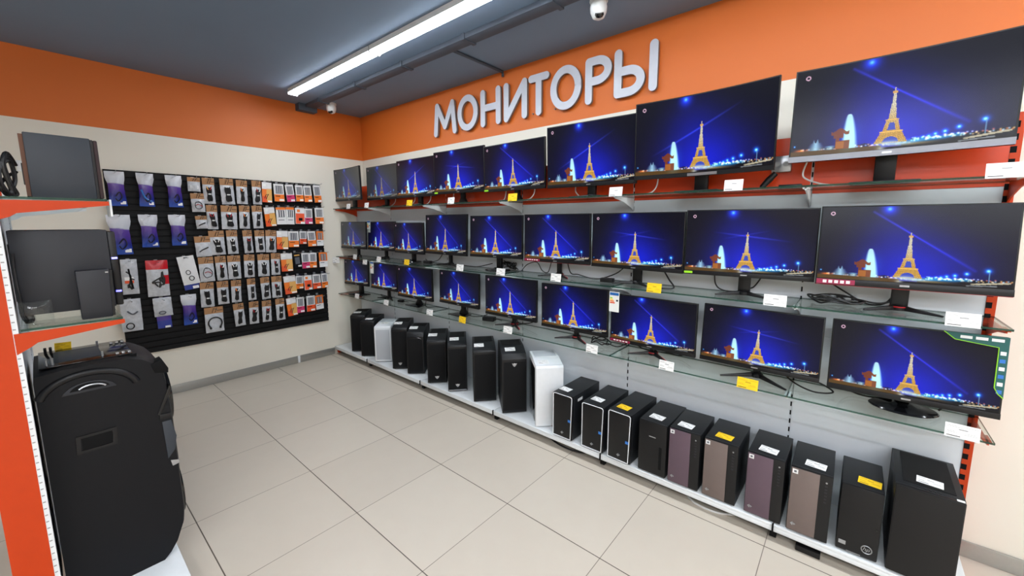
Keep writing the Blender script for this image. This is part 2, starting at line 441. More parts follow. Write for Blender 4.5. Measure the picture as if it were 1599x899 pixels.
# ------------------------------------------------------------------ the picture the monitors show (a night view with a lit iron tower)
GW, GH = 360, 202
def picture(beam):
    u, v = np.meshgrid(np.linspace(0, 1, GW), np.linspace(0, 1, GH)); v = v*.955
    rs = np.random.RandomState(3)
    img = np.zeros((GH, GW, 3))
    dark = np.array((13, 13, 24.)); blue = np.array((24, 36, 214.))
    g = np.exp(-((u-.53)/.33)**2-((v-.84)/.48)**2)*1.0+.26*np.exp(-((u-.42)/.2)**2-((v-.25)/.3)**2)
    g = np.clip(g, 0, 1)[..., None]
    img[:] = dark*(1-g)+blue*g
    def blend(a, c): img[:] = img*(1-np.clip(a, 0, 1)[..., None])+np.array(c, float)*np.clip(a, 0, 1)[..., None]
    def addc(a, c): img[:] = np.minimum(255, img+np.clip(a, 0, 1.5)[..., None]*np.array(c, float))
    asp = 1.78
    def dist(cx, cy): return np.sqrt(((u-cx)*asp)**2+(v-cy)**2)
    addc(np.exp(-(dist(.383, .035)/.075)**2), (22, 50, 215)); addc(np.exp(-(dist(.383, .035)/.022)**2), (70, 150, 90))
    def seg(x0, y0, x1, y1, w0, w1):
        dx, dy = (x1-x0)*asp, y1-y0; L2 = dx*dx+dy*dy
        t = np.clip(((u-x0)*asp*dx+(v-y0)*dy)/L2, 0, 1)
        d = np.sqrt(((u-x0)*asp-t*dx)**2+(v-y0-t*dy)**2)
        return d, t
    if beam == 0:
        d, t = seg(.30, .07, .83, .77, 0, 0); addc(np.exp(-(d/(.010+.012*abs(t-.42)))**2)*.75*(1-abs(t-.4)), (45, 45, 165))
    elif beam == 1:
        d, t = seg(.12, .72, .80, .16, 0, 0); addc(np.exp(-(d/.012)**2)*.6*np.sin(pi*np.clip(t, 0, 1)), (50, 60, 150))
    else:
        d, t = seg(.22, .33, .86, .47, 0, 0); addc(np.exp(-(d/.011)**2)*.5*np.sin(pi*t), (60, 60, 160))
        d, t = seg(.3, .44, .7, .30, 0, 0); addc(np.exp(-(d/.010)**2)*.25*np.sin(pi*t), (60, 60, 160))
    # horizon: trees, ground, promenade
    n1 = np.interp(np.linspace(0, 1, GW), np.linspace(0, 1, 60), rs.rand(60))[None, :]
    blend(((v > .885-.03*n1*(u > .6)) & (u > .56))*.9, (16, 18, 24))
    blend(((v > .87+.02*n1) & (u < .42))*.75, (38, 26, 34))
    for k in range(150):
        x = rs.rand(); y = .885+.03*rs.rand()-(.02 if x > .6 else 0)
        c = ((235, 190, 110), (170, 215, 250), (240, 240, 235), (240, 120, 50))[rs.randint(4)]
        if x < .2 and rs.rand() < .5: continue
        addc(np.exp(-(dist(x, y)/.008)**2)*.8, c)
    addc(np.exp(-((u-.055)/.03)**2-((v-.90)/.018)**2), (200, 95, 20))
    # cyan lamps receding to the right
    for x, y, s in ((.89, .765, 1.), (.795, .808, .8), (.741, .835, .75), (.703, .85, .65), (.676, .866, .6), (.65, .872, .5), (.625, .88, .5), (.02, .845, .35)):
        addc(np.exp(-(dist(x, y)/(.034*s))**2)*.75, (20, 120, 235)); addc(np.exp(-(dist(x, y)/(.014*s))**2), (150, 230, 250))
    blend((abs(u-.895) < .0025)*((v > .77) & (v < .90))*.7, (120, 170, 210))
    d, t = seg(.56, .905, .80, .885, 0, 0); addc(np.exp(-(d/.022)**2)*.8, (30, 140, 200))
    # ground in front
    blend((v > .905+.02*np.clip(u-.1, 0, .5))*(u < .47)*.95, (92, 68, 32))
    blend((v > .935)*(u >= .47)*.92, (22, 19, 20))
    blend(np.exp(-((u-.62)/.10)**2-((v-.925)/.012)**2)*.8, (150, 120, 60))
    blend(np.exp(-((u-.55)/.07)**2-((v-.91)/.016)**2)*.95, (180, 215, 230))
    blend(np.exp(-((u-.47)/.02)**2-((v-.945)/.02)**2)*.8, (190, 195, 190))
    d, t = seg(.82, .925, .985, .893, 0, 0); blend((d < .009)*.9, (205, 195, 165)); d, t = seg(.80, .945, .93, .935, 0, 0); blend((d < .006)*.6, (190, 200, 205))
    blend(np.exp(-((u-.79)/.03)**2-((v-.915)/.018)**2), (14, 14, 18))
    # fountain and its statue group
    yy = np.clip((v-.545)/(.90-.545), 0, 1)
    cx = .302+.012*yy; hw = .006+.034*yy**.45
    a = np.clip(1.15-np.abs(u-cx)/hw, 0, .5)*2*(v > .545)*(v < .91)
    blend(a*.97, (186, 232, 246)); addc(np.exp(-((u-.31)/.045)**2-((v-.78)/.16)**2)*.35, (60, 150, 215))
    yy = np.clip((v-.775)/.12, 0, 1)
    sp = np.clip(1.1-np.abs(u-.138)/(.012+.04*yy), 0, 1)*(v > .775+.05*np.abs(np.sin(u*150)))*(v < .905)
    blend(sp*.9, (165, 215, 242))
    blend(np.clip(1.2-np.abs(u-.215)/.03, 0, 1)*(v > .865)*(v < .91)*.7, (150, 210, 235))
    st = ((np.abs(u-.262) < .045) & (np.abs(v-.722-.02*np.sin(u*90)) < .018)) | ((np.abs(u-.255) < .024) & (v > .715) & (v < .79)) | ((np.abs(u-.28) < .034) & (v > .82) & (v < .91)) | ((np.abs(u-.25) < .010) & (v > .78) & (v < .9))
    blend(st*.92, (128, 62, 34)); blend(((np.abs(u-.265) < .02) & (v > .83) & (v < .905))*.7, (190, 120, 50))
    # the tower
    t = np.clip((v-.335)/(.885-.335), 0, 1)
    hw = np.interp(t, [0, .06, .10, .25, .57, .60, .80, .83, 1.0], [.0016, .0024, .0062, .0085, .0185, .0265, .0415, .050, .075])
    c = .5085
    inside = (np.abs(u-c) < hw)*(v > .335)*(v < .895)
    goldc = np.array((238, 182, 84.)); pale = np.array((250, 240, 214.))
    k = np.clip((t-.30)/.45, 0, 1)[..., None]; col = pale*(1-k)+goldc*k
    lat = .80+.20*np.sign(np.sin((u+v*.6)*420))*np.sign(np.sin((u-v*.6)*420))
    img[:] = np.where(inside[..., None], col*lat[..., None], img)
    hole = ((t > .64) & (t < .775) & (np.abs(u-c) < np.interp(t, [.62, .78], [.009, .020])))
    hole |= (t > .865) & (v < .888) & ((u-c)**2/.036**2+(t-1.0)**2/.10**2 < 1)
    img[:] = np.where(hole[..., None], np.array((60, 78, 190.)), img)
    for a0, b0, hw2 in ((.575, .600, .030), (.795, .820, .052)):
        mk = (t > a0) & (t < b0) & (np.abs(u-c) < hw2); img[:] = np.where(mk[..., None], np.array((240, 190, 92.)), img)
    mk = (t > .06) & (t < .10) & (np.abs(u-c) < .012); img[:] = np.where(mk[..., None], np.array((220, 170, 100.)), img)
    blend(np.exp(-((u-.5)/.055)**2-((v-.895)/.022)**2)*.8, (205, 226, 232))
    # ring icon in the corner
    dd = np.abs(np.sqrt(((u-.063)*asp)**2+((v-.085)*1.0)**2)-.020); blend((dd < .0055)*.95, (235, 190, 215))
    return np.clip(img/255, 0, 1)**2.2
PICS = [picture(b) for b in range(3)]
def screen_mesh(kind, curve=None):
    """unit grid in x,z (or w,h,k for a curved panel) carrying the picture as a colour attribute"""
    x, z = np.meshgrid(np.linspace(-.5, .5, GW), np.linspace(.5, -.5, GH))
    y = np.zeros_like(x)
    if curve:
        w, h, k = curve; x = x*w; z = z*h; y = -k*x*x
    co = np.stack([x, y, z], -1).reshape(-1, 3).astype(np.float32)
    i = np.arange(GH*GW).reshape(GH, GW)
    q = np.stack([i[:-1, :-1], i[1:, :-1], i[1:, 1:], i[:-1, 1:]], -1).reshape(-1, 4)
    me = bpy.data.meshes.new('screen')
    me.vertices.add(len(co)); me.vertices.foreach_set('co', co.ravel())
    me.loops.add(q.size); me.loops.foreach_set('vertex_index', q.ravel().astype(np.int32))
    me.polygons.add(len(q)); me.polygons.foreach_set('loop_start', np.arange(0, q.size, 4, dtype=np.int32))
    me.update(calc_edges=True)
    at = me.color_attributes.new('picture', 'FLOAT_COLOR', 'POINT')
    c = np.concatenate([PICS[kind].reshape(-1, 3), np.ones((GH*GW, 1))], 1).astype(np.float32)
    at.data.foreach_set('color', c.ravel())
    me.materials.append(SM['n'])
    return me
SCR = [screen_mesh(k) for k in range(3)]

# ------------------------------------------------------------------ monitors
def monitor(shelf, x, z, yw, tilt, w, h, Y=-.28, beam=0, scr='n', stand='v', chin=.024, k=0.0, chinmat='black', extras=(), label='', neckx=0.0):
    zb = SZ[shelf]+.0045
    r = root('monitor', (x, Y, zb), yw, label, 'monitor', 'monitors on the %s glass row' % SN[shelf])
    zc = z-zb; ct, s_ = cos(tilt), sin(tilt)
    def P(a, b, c): return Vector((a, c*ct+b*s_-k*a*a, zc+b*ct-c*s_))
    def slab(a0, a1, b0, b1, c0, c1, name, mat, par, bev=.002, n=1):
        if k: n = max(1, int(abs(a1-a0)/.03))
        b = MB(); xs = [a0+(a1-a0)*i/n for i in range(n+1)]; vs = []
        for a in xs: vs += [P(a, b0, c0), P(a, b1, c0), P(a, b1, c1), P(a, b0, c1)]
        fs = [(0, 1, 2, 3), tuple(4*n+q for q in (3, 2, 1, 0))]
        for i in range(n):
            for q in range(4): fs.append((4*i+q, 4*i+(q+1) % 4, 4*i+4+(q+1) % 4, 4*i+4+q))
        b.add(vs, fs); return b.build(name, mat, par, bevel=bev if not k else 0)
    slab(-w/2, w/2, -h/2, h/2, .0012, .020, 'bezel', 'black', r)
    slab(-w*.36, w*.36, -h*.36, h*.33, .020, .046, 'rear_housing', 'black', r, .008)
    bz = .006
    b0, b1 = -h/2+chin, h/2-bz; sw, sh = w-2*bz, b1-b0
    if k:
        me = screen_mesh(beam, (sw, sh, k)); sc = (1, 1, 1)
    else:
        me = SCR[beam]; sc = (sw, 1, sh)
    o = bpy.data.objects.new('screen', me); COL.objects.link(o); o.parent = r
    o.location = (0, ((b0+b1)/2)*s_+.0004*ct, zc+((b0+b1)/2)*ct); o.rotation_euler = (-tilt, 0, 0); o.scale = sc
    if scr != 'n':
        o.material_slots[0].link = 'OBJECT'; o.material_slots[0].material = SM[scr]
    slab(-w/2, w/2, -h/2, -h/2+chin-.0015, -.0022, .0015, 'chin', chinmat, r, .0008)
    slab(-.016, .016, -h/2+chin*.35, -h/2+chin*.62, -.0030, -.002, 'emblem', 'silver', r, 0)
    for e in extras:
        if e == 'redtext':
            slab(-w/2+.005, -w/2+.15, -h/2+.003, -h/2+chin-.004, -.0032, -.002, 'sticker', 'crimson', r, 0)
            for q in range(5): slab(-w/2+.03+.022*q, -w/2+.044+.022*q, -h/2+.008, -h/2+chin-.009, -.0040, -.003, 'sticker_mark', 'paper', r, 0)
        if e == 'redline': slab(-w/2+.002, w/2-.002, -h/2-.002, -h/2+.002, .001, .012, 'red_trim', 'red', r, 0)
        if e == 'lime': slab(-w/2+.004, -w/2+.05, -h/2+.006, -h/2+chin-.006, -.0034, -.002, 'sticker', 'lime', r, 0)
        if e == 'chin_glint': slab(-.06, .10, -h/2+.003, -h/2+chin-.006, -.0034, -.002, 'chin_highlight', 'silver', r, 0)  # pale silver slab painting a highlight on the chin
        if e == 'energy':
            lo = slab(-w/2-.012, -w/2+.062, h/2-.125, h/2+.012, -.0045, -.0035, 'energy_label', 'paper', r, 0)
            lo['label'] = 'white energy label with coloured bars'
            for q, cm in enumerate(('lime', 'yellow', 'opk', 'ord_')):
                slab(-w/2-.006, -w/2+.012+.006*q, h/2-.034-.011*q, h/2-.026-.011*q, -.0052, -.0044, 'label_bar', cm, r, 0)
            slab(-w/2-.008, -w/2+.058, h/2-.012, h/2+.006, -.0052, -.0044, 'label_head', 'blue', r, 0)
            slab(-w/2+.04, -w/2+.054, h/2-.052, h/2-.04, -.0052, -.0044, 'label_arrow', 'inkd', r, 0)
        if e == 'side':
            b = MB()
            pts = [(w/2-.19, h/2), (w/2, h/2), (w/2, -h/2+.09), (w/2-.016, -h/2+.105), (w/2-.028, -h/2+.13), (w/2-.028, h/2-.045), (w/2-.155, h/2-.03)]
            vs = [P(a, q, -.0026) for a, q in pts]+[P(a, q, -.0018) for a, q in pts]; n = len(pts)
            b.add(vs, [tuple(range(n)), tuple(range(n, 2*n))[::-1]]+[(i, (i+1) % n, n+(i+1) % n, n+i) for i in range(n)])
            so = b.build('corner_sticker', 'teal', r); so['label'] = 'dark green advertising sticker round the corner'
            lp = pts[2:]+[pts[0]]
            MB().tube([P(a, q, -.003) for a, q in lp], .0018, 6).build('sticker_border', 'lime', so)
            for q in range(6): slab(w/2-.022, w/2-.006, h/2-.075-.032*q, h/2-.060-.032*q, -.0034, -.0028, 'sticker_mark', ('opale', 'blue')[q % 2], so, 0)
            for q in range(3): slab(w/2-.14+.045*q, w/2-.105+.045*q, h/2-.022, h/2-.010, -.0034, -.0028, 'sticker_mark', 'opale', so, 0)
    # neck and stand
    zlow = zc-h/2
    yo = .062
    if k: yo = .07
    def neck(wn, dn, mat='black'):
        MB().box(neckx-wn/2, neckx+wn/2, yo-dn/2, yo+dn/2, .008, zc-h*.05).build('neck', mat, r, bevel=min(wn, dn)*.2)
    def leg(ang, L, m):
        X = Matrix.Translation((neckx, yo, 0)) @ Matrix.Rotation(ang, 4, 'Z')
        b = MB(); vs = []
        for t, wd, zt in ((0, .026, .026), (.35*L, .02, .018), (L, .011, .008)):
            vs += [X @ Vector((-wd/2, -t, 0)), X @ Vector((wd/2, -t, 0)), X @ Vector((wd/2*.6, -t, zt)), X @ Vector((-wd/2*.6, -t, zt))]
        fs = [(0, 1, 2, 3), (8, 11, 10, 9)]
        for q in range(2):
            for e in range(4): fs.append((4*q+e, 4*q+(e+1) % 4, 4*q+4+(e+1) % 4, 4*q+4+e))
        b.add(vs, fs); return b.build('leg', m, r, bevel=.0015)
    if stand in ('v', 'vred', 'vflat', 'vslim'):
        neck(.06 if stand == 'v' else .034, .03)
        L = .165 if stand != 'vslim' else .20
        L = min(L, (Y+yo-YF-.006)/cos(radians(52)) if stand != 'vflat' else .16)
        for sg in (-1, 1):
            lo = leg(sg*radians(52 if stand != 'vflat' else 70), L, 'black')
            if stand == 'vred': leg(sg*radians(52)+sg*.05, L*.93, 'red').location.z = -.0004
        leg(pi, .035, 'black')
        MB().lathe([(.032, .0), (.032, .016), (.024, .026)], (neckx, yo, 0), 20).build('hub', 'black', r, smooth=True)
        if stand == 'vred' or 'redring' in extras: MB().lathe([(.0335, .014), (.0335, .019)], (neckx, yo, 0), 24).build('hub_ring', 'red', r, smooth=True)
    elif stand == 'disc':
        neck(.05, .032)
        MB().lathe([(.118, 0), (.122, .004), (.116, .010), (.05, .014), (.03, .026)], (neckx, yo-.03, 0), 40, sx=1.0, sy=.72).build('stand_base', 'blackg', r, smooth=True)
    elif stand == 'flare':
        neck(.05, .026)
        MB().prism([(-.115, -.10), (.115, -.10), (.075, .03), (-.075, .03)], 0, .010, 'z').build('stand_base', 'blackg', r, loc=(neckx, yo, 0), bevel=.004)
        MB().prism([(-.05, .009), (.05, .009), (.026, .05), (-.026, .05)], -.014, .014, 'y').build('neck_foot', 'black', r, loc=(neckx, yo, 0), bevel=.003)
    else:
        neck(.075, .026)
        MB().box(-.12, .12, -.105, .045, 0, .010).build('stand_base', 'black', r, loc=(neckx, yo, 0), bevel=.006)
    return r
A = 'black monitor showing a lit tower at night, '
MON = [
 # top row
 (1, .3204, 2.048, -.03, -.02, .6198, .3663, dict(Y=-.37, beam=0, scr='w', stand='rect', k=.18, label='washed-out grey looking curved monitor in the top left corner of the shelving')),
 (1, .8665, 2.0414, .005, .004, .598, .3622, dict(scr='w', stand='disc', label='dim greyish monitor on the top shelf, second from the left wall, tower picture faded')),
 (1, 1.482, 2.0485, .0085, .009, .62, .3716, dict(Y=-.285, beam=1, stand='v', label='monitor on the top shelf beside the dim greyish one, yellow tag below its left corner')),
 (1, 2.1097, 2.0616, .0414, -.007, .637, .3801, dict(beam=2, stand='flare', extras=('lime',), label='monitor on the top shelf above the first wire bracket pair, fourth from the left wall')),
 (1, 2.7536, 2.0471, -.0214, -.02, .6458, .3702, dict(beam=0, stand='flare', extras=('lime',), label='monitor on the top shelf with a yellow tag hanging centrally below its screen')),
 (1, 3.4406, 2.0695, .05, -.03, .6739, .4267, dict(beam=1, stand='v', label='large monitor on the top shelf below the last sign letters, third from right end')),
 (1, 4.1637, 2.0926, -.0324, -.02, .7507, .4461, dict(Y=-.30, beam=1, stand='rect', k=.20, extras=('chin_glint',), label='large curved monitor, second from the right end of the top shelf, beside the grey socket')),
 (1, 4.9558, 2.1132, -.0412, .05, .7234, .4306, dict(Y=-.295, beam=0, stand='rect', k=.14, chin=.028, chinmat='chinsil', label='largest monitor with a silver lower edge at the right end of the top shelf')),
 # middle row
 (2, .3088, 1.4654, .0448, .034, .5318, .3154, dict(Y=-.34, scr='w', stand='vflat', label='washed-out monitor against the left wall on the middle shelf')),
 (2, .7757, 1.4642, -.01, .05, .5558, .3223, dict(Y=-.262, scr='m', stand='vflat', extras=('energy',), label='monitor on the middle shelf with an energy label at its upper left corner')),
 (2, 1.325, 1.4542, -.03, .0, .53, .318, dict(scr='m', stand='disc', label='small monitor on the middle shelf, third from the left wall, yellow tag below')),
 (2, 1.9116, 1.4987, -.0398, .0379, .6228, .3741, dict(scr='m', stand='vflat', label='tall framed monitor on the middle shelf, fourth from the left wall')),
 (2, 2.5583, 1.4932, .09, .0277, .5544, .352, dict(stand='disc', label='middle shelf monitor with a round knot of cables under it, fifth from the left')),
 (2, 3.172, 1.4929, .0259, -.003, .58, .3583, dict(stand='vred', extras=('redtext', 'redline'), label='monitor with a crimson sticker on its lower edge in the middle of the middle shelf')),
 (2, 3.7886, 1.4896, -.0726, .001, .6442, .3645, dict(beam=2, stand='v', label='middle shelf monitor on a thick dark neck, its yellow tag to the lower right')),
 (2, 4.428, 1.4951, .0797, .0372, .6261, .3677, dict(beam=2, stand='v', extras=('lime',), label='monitor with a small green sticker on the middle shelf, second from the right end')),
 (2, 5.0653, 1.4991, .0601, .11, .6404, .3742, dict(Y=-.275, beam=0, stand='v', chin=.030, extras=('redtext', 'redline', 'redring'), label='large monitor with red lower trim at the right end of the middle shelf')),
 # bottom row
 (3, .3071, 1.021, .09, .023, .4761, .2973, dict(Y=-.33, scr='d', stand='rect', label='dim small monitor against the left wall on the bottom glass shelf')),
 (3, .8251, 1.0091, .03, .0378, .5039, .294, dict(scr='m', stand='vflat', extras=('energy',), label='bottom shelf monitor with an energy label on its corner, second from the left wall')),
 (3, 1.394, .9905, .03, -.004, .5742, .3265, dict(scr='m', stand='flare', label='monitor on a dark flat foot on the bottom shelf, third from the left wall')),
 (3, 2.0816, 1.0046, -.01, .02, .5521, .3163, dict(scr='m', stand='flare', label='monitor on the bottom shelf, yellow tag right below its flared black foot')),
 (3, 2.718, .9934, .0242, .001, .5519, .3369, dict(stand='vred', label='bottom shelf monitor with a grey and red two legged foot, fifth from left')),
 (3, 3.3329, .9853, .032, -.01, .5569, .3365, dict(stand='vred', label='monitor on spread red edged legs on the bottom shelf, above the tall white case')),
 (3, 3.9178, .9709, -.0303, .01, .568, .3273, dict(stand='vred', extras=('energy', 'redtext'), label='monitor with both an energy label and a crimson sticker on the bottom shelf')),
 (3, 4.5158, .9763, -.0213, .11, .5724, .3306, dict(beam=2, stand='vslim', label='monitor on two long slim black legs on the bottom shelf, second from the right end')),
 (3, 5.1178, .9717, .0553, .09, .5715, .3418, dict(Y=-.27, beam=0, stand='disc', chin=.026, extras=('side',), label='monitor with a green corner sticker on an oval foot, right end of bottom shelf')),
]
for s, x, z, yw, ti, w, h, kw in MON: monitor(s, x, z, yw, ti, w, h, **kw)

# ------------------------------------------------------------------ price tags
def make_tag(w, h, yellow, loc, rx, rz, label, group, name='price_tag', clip=False, cat='price tag'):
    """printed card standing on its lower edge, face towards -y before turning"""
    b = MB(); t = .0008
    b.box(-w/2, w/2, -t, t, 0, h, 0)
    def ink(x0, x1, z0, z1, m): b.box(-w/2+w*x0, -w/2+w*x1, -t-.0005, -t, h*z0, h*z1, m)
    ink(.40, .66, .60, .67, 1)
    for k, (x0, x1, z0) in enumerate(((.06, .34, .84), (.06, .5, .76), (.06, .30, .44), (.06, .36, .36), (.55, .94, .32), (.62, .9, .42), (.6, .94, .84))): ink(x0, x1, z0, z0+.022, 1)
    ink(.06, .46, .10, .15, 2)
    o = b.build(name, ['yellow' if yellow else 'paper', 'inky' if yellow else 'ink', 'inkd'], loc=loc, rot=(rx, 0, rz))
    tag(o, label, cat, group)
    if clip: MB().box(-w*.4, w*.4, -.002, .006, -.006, .003).build('clip', 'clear', o)
    return o
TAGS = {1: [(.394, 0, 'under the curved corner monitor'), (.788, 0, 'under the dim greyish second monitor'), (1.57, 1, 'left one of two there'), (2.175, 0, 'under the monitor fourth from the left wall'), (2.876, 1, 'right one of two there'), (3.719, 0, 'left of the large curved monitor'), (4.377, 0, 'under the monitor with the lamp reflection'), (5.287, 0, 'at the right end below the largest monitor')],
 2: [(.476, 0, 'closest to the left wall'), (.691, 0, 'hanging lower near the left wall'), (.979, 0, 'left of the leftmost yellow tag'), (1.486, 1, 'left one of two there'), (2.269, 0, 'right of the tall framed monitor'), (2.749, 0, 'in front of the round cable knot'), (3.277, 0, 'before the red trimmed two legged foot'), (3.986, 1, 'right one of two there'), (4.6, 0, 'before the monitor with the small green sticker'), (5.237, 0, 'at the right end of that shelf')],
 3: [(.472, 0, 'closest to the left wall'), (1.083, 0, 'second from the left wall'), (1.828, 0, 'right of the flat dark foot'), (2.287, 1, 'below the flared black foot'), (2.82, 0, 'in front of the grey and red foot'), (3.578, 0, 'above the big white case'), (4.081, 0, 'above the outlined cases'), (4.508, 1, 'in front of the long slim legs'), (5.28, 0, 'right of the oval foot')]}
for s, L in TAGS.items():
    for x, ye, w_ in L:
        z = SZ[s]-.006
        if 'lower near' in w_: z -= .045
        big = x > 4.5
        make_tag(.098 if big else .088, .056, ye, (x, YF-.0075, z), radians(-9), radians(rnd.uniform(-3, 3)),
                 '%s price tag on the %s glass edge, %s' % ('yellow' if ye else 'white', SN[s], w_), 'price tags along the glass edges', clip=True)
make_tag(.085, .07, 0, (.05, YF-.02, SZ[2]-.075), radians(4), radians(35), 'white tag hanging askew under the left end of the middle glass shelf', 'price tags along the glass edges')

# ------------------------------------------------------------------ cables
BEHIND = ('over the coil', 'left of the neck of the monitor with', 'right of the neck of the monitor with', 'behind the tag', 'crossing behind', 'left of the oval', 'right of the oval', 'near the left wall', 'behind the grey', 'left of the first yellow', 'beside the third', 'between the third')
def cable(pts, r, mat, label, n=8, name='power_cable', grp='loose cables behind the monitors'):
    if grp.startswith('loose') and any(k in label for k in BEHIND):   # these run behind the stands, close to the back panel
        pts = [(p[0], min(-.140, -.172+(p[1]+.22)*.35), p[2]) for p in pts]
    o = MB().tube(smoothpath(pts, n), r, 7).build(name, mat, smooth=True)
    return tag(o, label, 'cable', grp)
def loops(cx, cy, z, rx, ry, n, seed, lift=.012):
    q = random.Random(seed); pts = []
    for k in range(n*7+1):
        a = 2*pi*k/7; pts.append((cx+rx*cos(a)*(.8+.3*q.random())+q.uniform(-.02, .02), cy+ry*sin(a)*(.8+.3*q.random()), z+.006+lift*q.random()*2+.002*k/7))
    return pts
Z1, Z2, Z3 = SZ[1]+.004, SZ[2]+.004, SZ[3]+.004
cable(loops(4.83, -.25, Z2, .10, .06, 4, 1, .02)+[(5.0, -.2, Z2+.02), (5.08, -.18, Z2+.06)], .0045, 'cable', 'thick black cable coiled left of the neck of the right end monitor, middle shelf')
cable([(4.80, -.20, Z2+.10), (4.86, -.22, Z2+.06), (4.95, -.25, Z2+.01), (5.02, -.19, Z2+.02), (5.06, -.17, Z2+.10)], .004, 'cable', 'black cable hanging from the right end monitor over the coil, middle shelf')
cable([(4.25, -.19, Z2+.13), (4.26, -.20, Z2+.04), (4.31, -.22, Z2+.006), (4.42, -.2, Z2+.008)], .004, 'cable', 'black cable drooping left of the neck of the monitor with the green sticker')
cable([(4.50, -.17, Z2+.11), (4.46, -.19, Z2+.04), (4.42, -.19, Z2+.03)], .004, 'cable', 'short black cable right of the neck of the monitor with the green sticker')
cable(loops(2.62, -.2, Z2, .07, .05, 4, 2, .03)+[(2.55, -.2, Z2+.08)], .0035, 'cable', 'black cable tangle behind the tag of the fifth monitor, middle shelf')
cable([(2.78, -.2, Z2+.01), (2.86, -.22, Z2+.07), (2.94, -.2, Z2+.09), (3.0, -.21, Z2+.03), (3.05, -.2, Z2+.02), (3.07, -.18, Z2+.11)], .0035, 'cable', 'black cable waving left of the crimson sticker monitor foot')
cable([(3.22, -.19, Z2+.12), (3.26, -.2, Z2+.03), (3.36, -.25, Z2+.03), (3.5, -.24, Z2+.01), (3.62, -.2, Z2+.05), (3.68, -.18, Z2+.10)], .0042, 'cable', 'long black cable looping between the crimson sticker monitor and the thick necked one')
cable([(3.95, -.18, Z2+.10), (4.0, -.22, Z2+.05), (4.06, -.3, Z2+.01), (3.98, -.33, Z2+.006), (3.92, -.28, Z2+.006)], .005, 'cable', 'thick black cable bending right of the thick necked monitor, above the yellow tag')
cable([(1.95, -.2, Z2+.01), (2.1, -.26, Z2+.02), (2.3, -.25, Z2+.015), (2.45, -.2, Z2+.05)], .004, 'cable', 'black cable lying right of the tall framed monitor, middle shelf')
cable([(1.45, -.2, Z2+.03), (1.55, -.26, Z2+.008), (1.66, -.22, Z2+.03), (1.72, -.19, Z2+.09)], .004, 'cable', 'black cable between the third and fourth monitors of the middle shelf')
cable(loops(3.55, -.25, Z3, .07, .05, 2, 4, .02)+[(3.68, -.24, Z3+.01), (3.75, -.2, Z3+.05)], .0038, 'cable', 'black cable loops right of the red edged legs, bottom shelf')
cable([(3.78, -.2, Z3+.09), (3.80, -.25, Z3+.03), (3.88, -.27, Z3+.012), (4.0, -.26, Z3+.02), (4.08, -.22, Z3+.015), (4.15, -.2, Z3+.05)], .0038, 'cable', 'black cable crossing behind the foot of the energy label monitor, bottom shelf')
cable([(4.62, -.22, Z3+.09), (4.68, -.25, Z3+.03), (4.78, -.29, Z3+.008), (4.86, -.25, Z3+.012), (4.80, -.2, Z3+.03), (4.72, -.22, Z3+.05)], .0042, 'cable', 'black cable looping right of the long slim legs, bottom shelf')
cable([(4.88, -.2, Z3+.08), (4.92, -.24, Z3+.02), (5.0, -.27, Z3+.008), (5.12, -.17, Z3+.02)], .004, 'cable', 'black cable sagging left of the oval foot, bottom shelf')
cable([(5.22, -.2, Z3+.07), (5.25, -.22, Z3+.03), (5.24, -.24, Z3+.006)], .004, 'cable', 'black cable end hanging right of the oval foot, bottom shelf')
cable([(2.12, -.2, Z3+.09), (2.2, -.26, Z3+.02), (2.32, -.24, Z3+.02), (2.38, -.2, Z3+.04)], .0038, 'cable', 'black cable right of the flared foot with the yellow tag')
cable([(1.48, -.2, Z3+.05), (1.58, -.27, Z3+.015), (1.72, -.25, Z3+.03), (1.82, -.2, Z3+.02)], .0038, 'cable', 'black cable right of the flat dark foot, bottom shelf')
cable([(.60, -.26, Z3+.01), (.66, -.32, Z3+.008), (.74, -.3, Z3+.008), (.70, -.25, Z3+.01), (.60, -.27, Z3+.02)], .004, 'cable', 'black cable loop near the left wall on the bottom shelf')
cable([(2.70, -.2, Z3+.06), (2.73, -.24, Z3+.015), (2.84, -.26, Z3+.03), (2.92, -.2, Z3+.06)], .004, 'cable', 'black cable behind the grey and red foot, bottom shelf')
WX = [(.95, .80), (1.36, 1.28), (1.62, 1.56), (1.96, 1.88), (2.62, 2.60), (2.92, 2.86), (3.30, 3.36), (3.9, 3.84), (4.66, 4.78)]
WN = ['left of the first yellow tag on the top shelf', 'left of the neck of the third top monitor', 'right of the first yellow tag on the top shelf', 'behind the fourth top monitor', 'behind the second yellow tag of the top shelf', 'right of the second yellow tag of the top shelf', 'left of the neck under the last sign letters', 'left of the neck of the lamp reflecting monitor', 'under the left end of the largest monitor']
for (xa, xb), wl in zip(WX, WN):
    cable([(xa, -.2, Z1+.13), (xa-.01, -.2, Z1+.06), ((xa+xb)/2, -.22, Z1+.02), (xb, -.24, Z1+.008)], .0042, 'cablew', 'white cable '+wl)
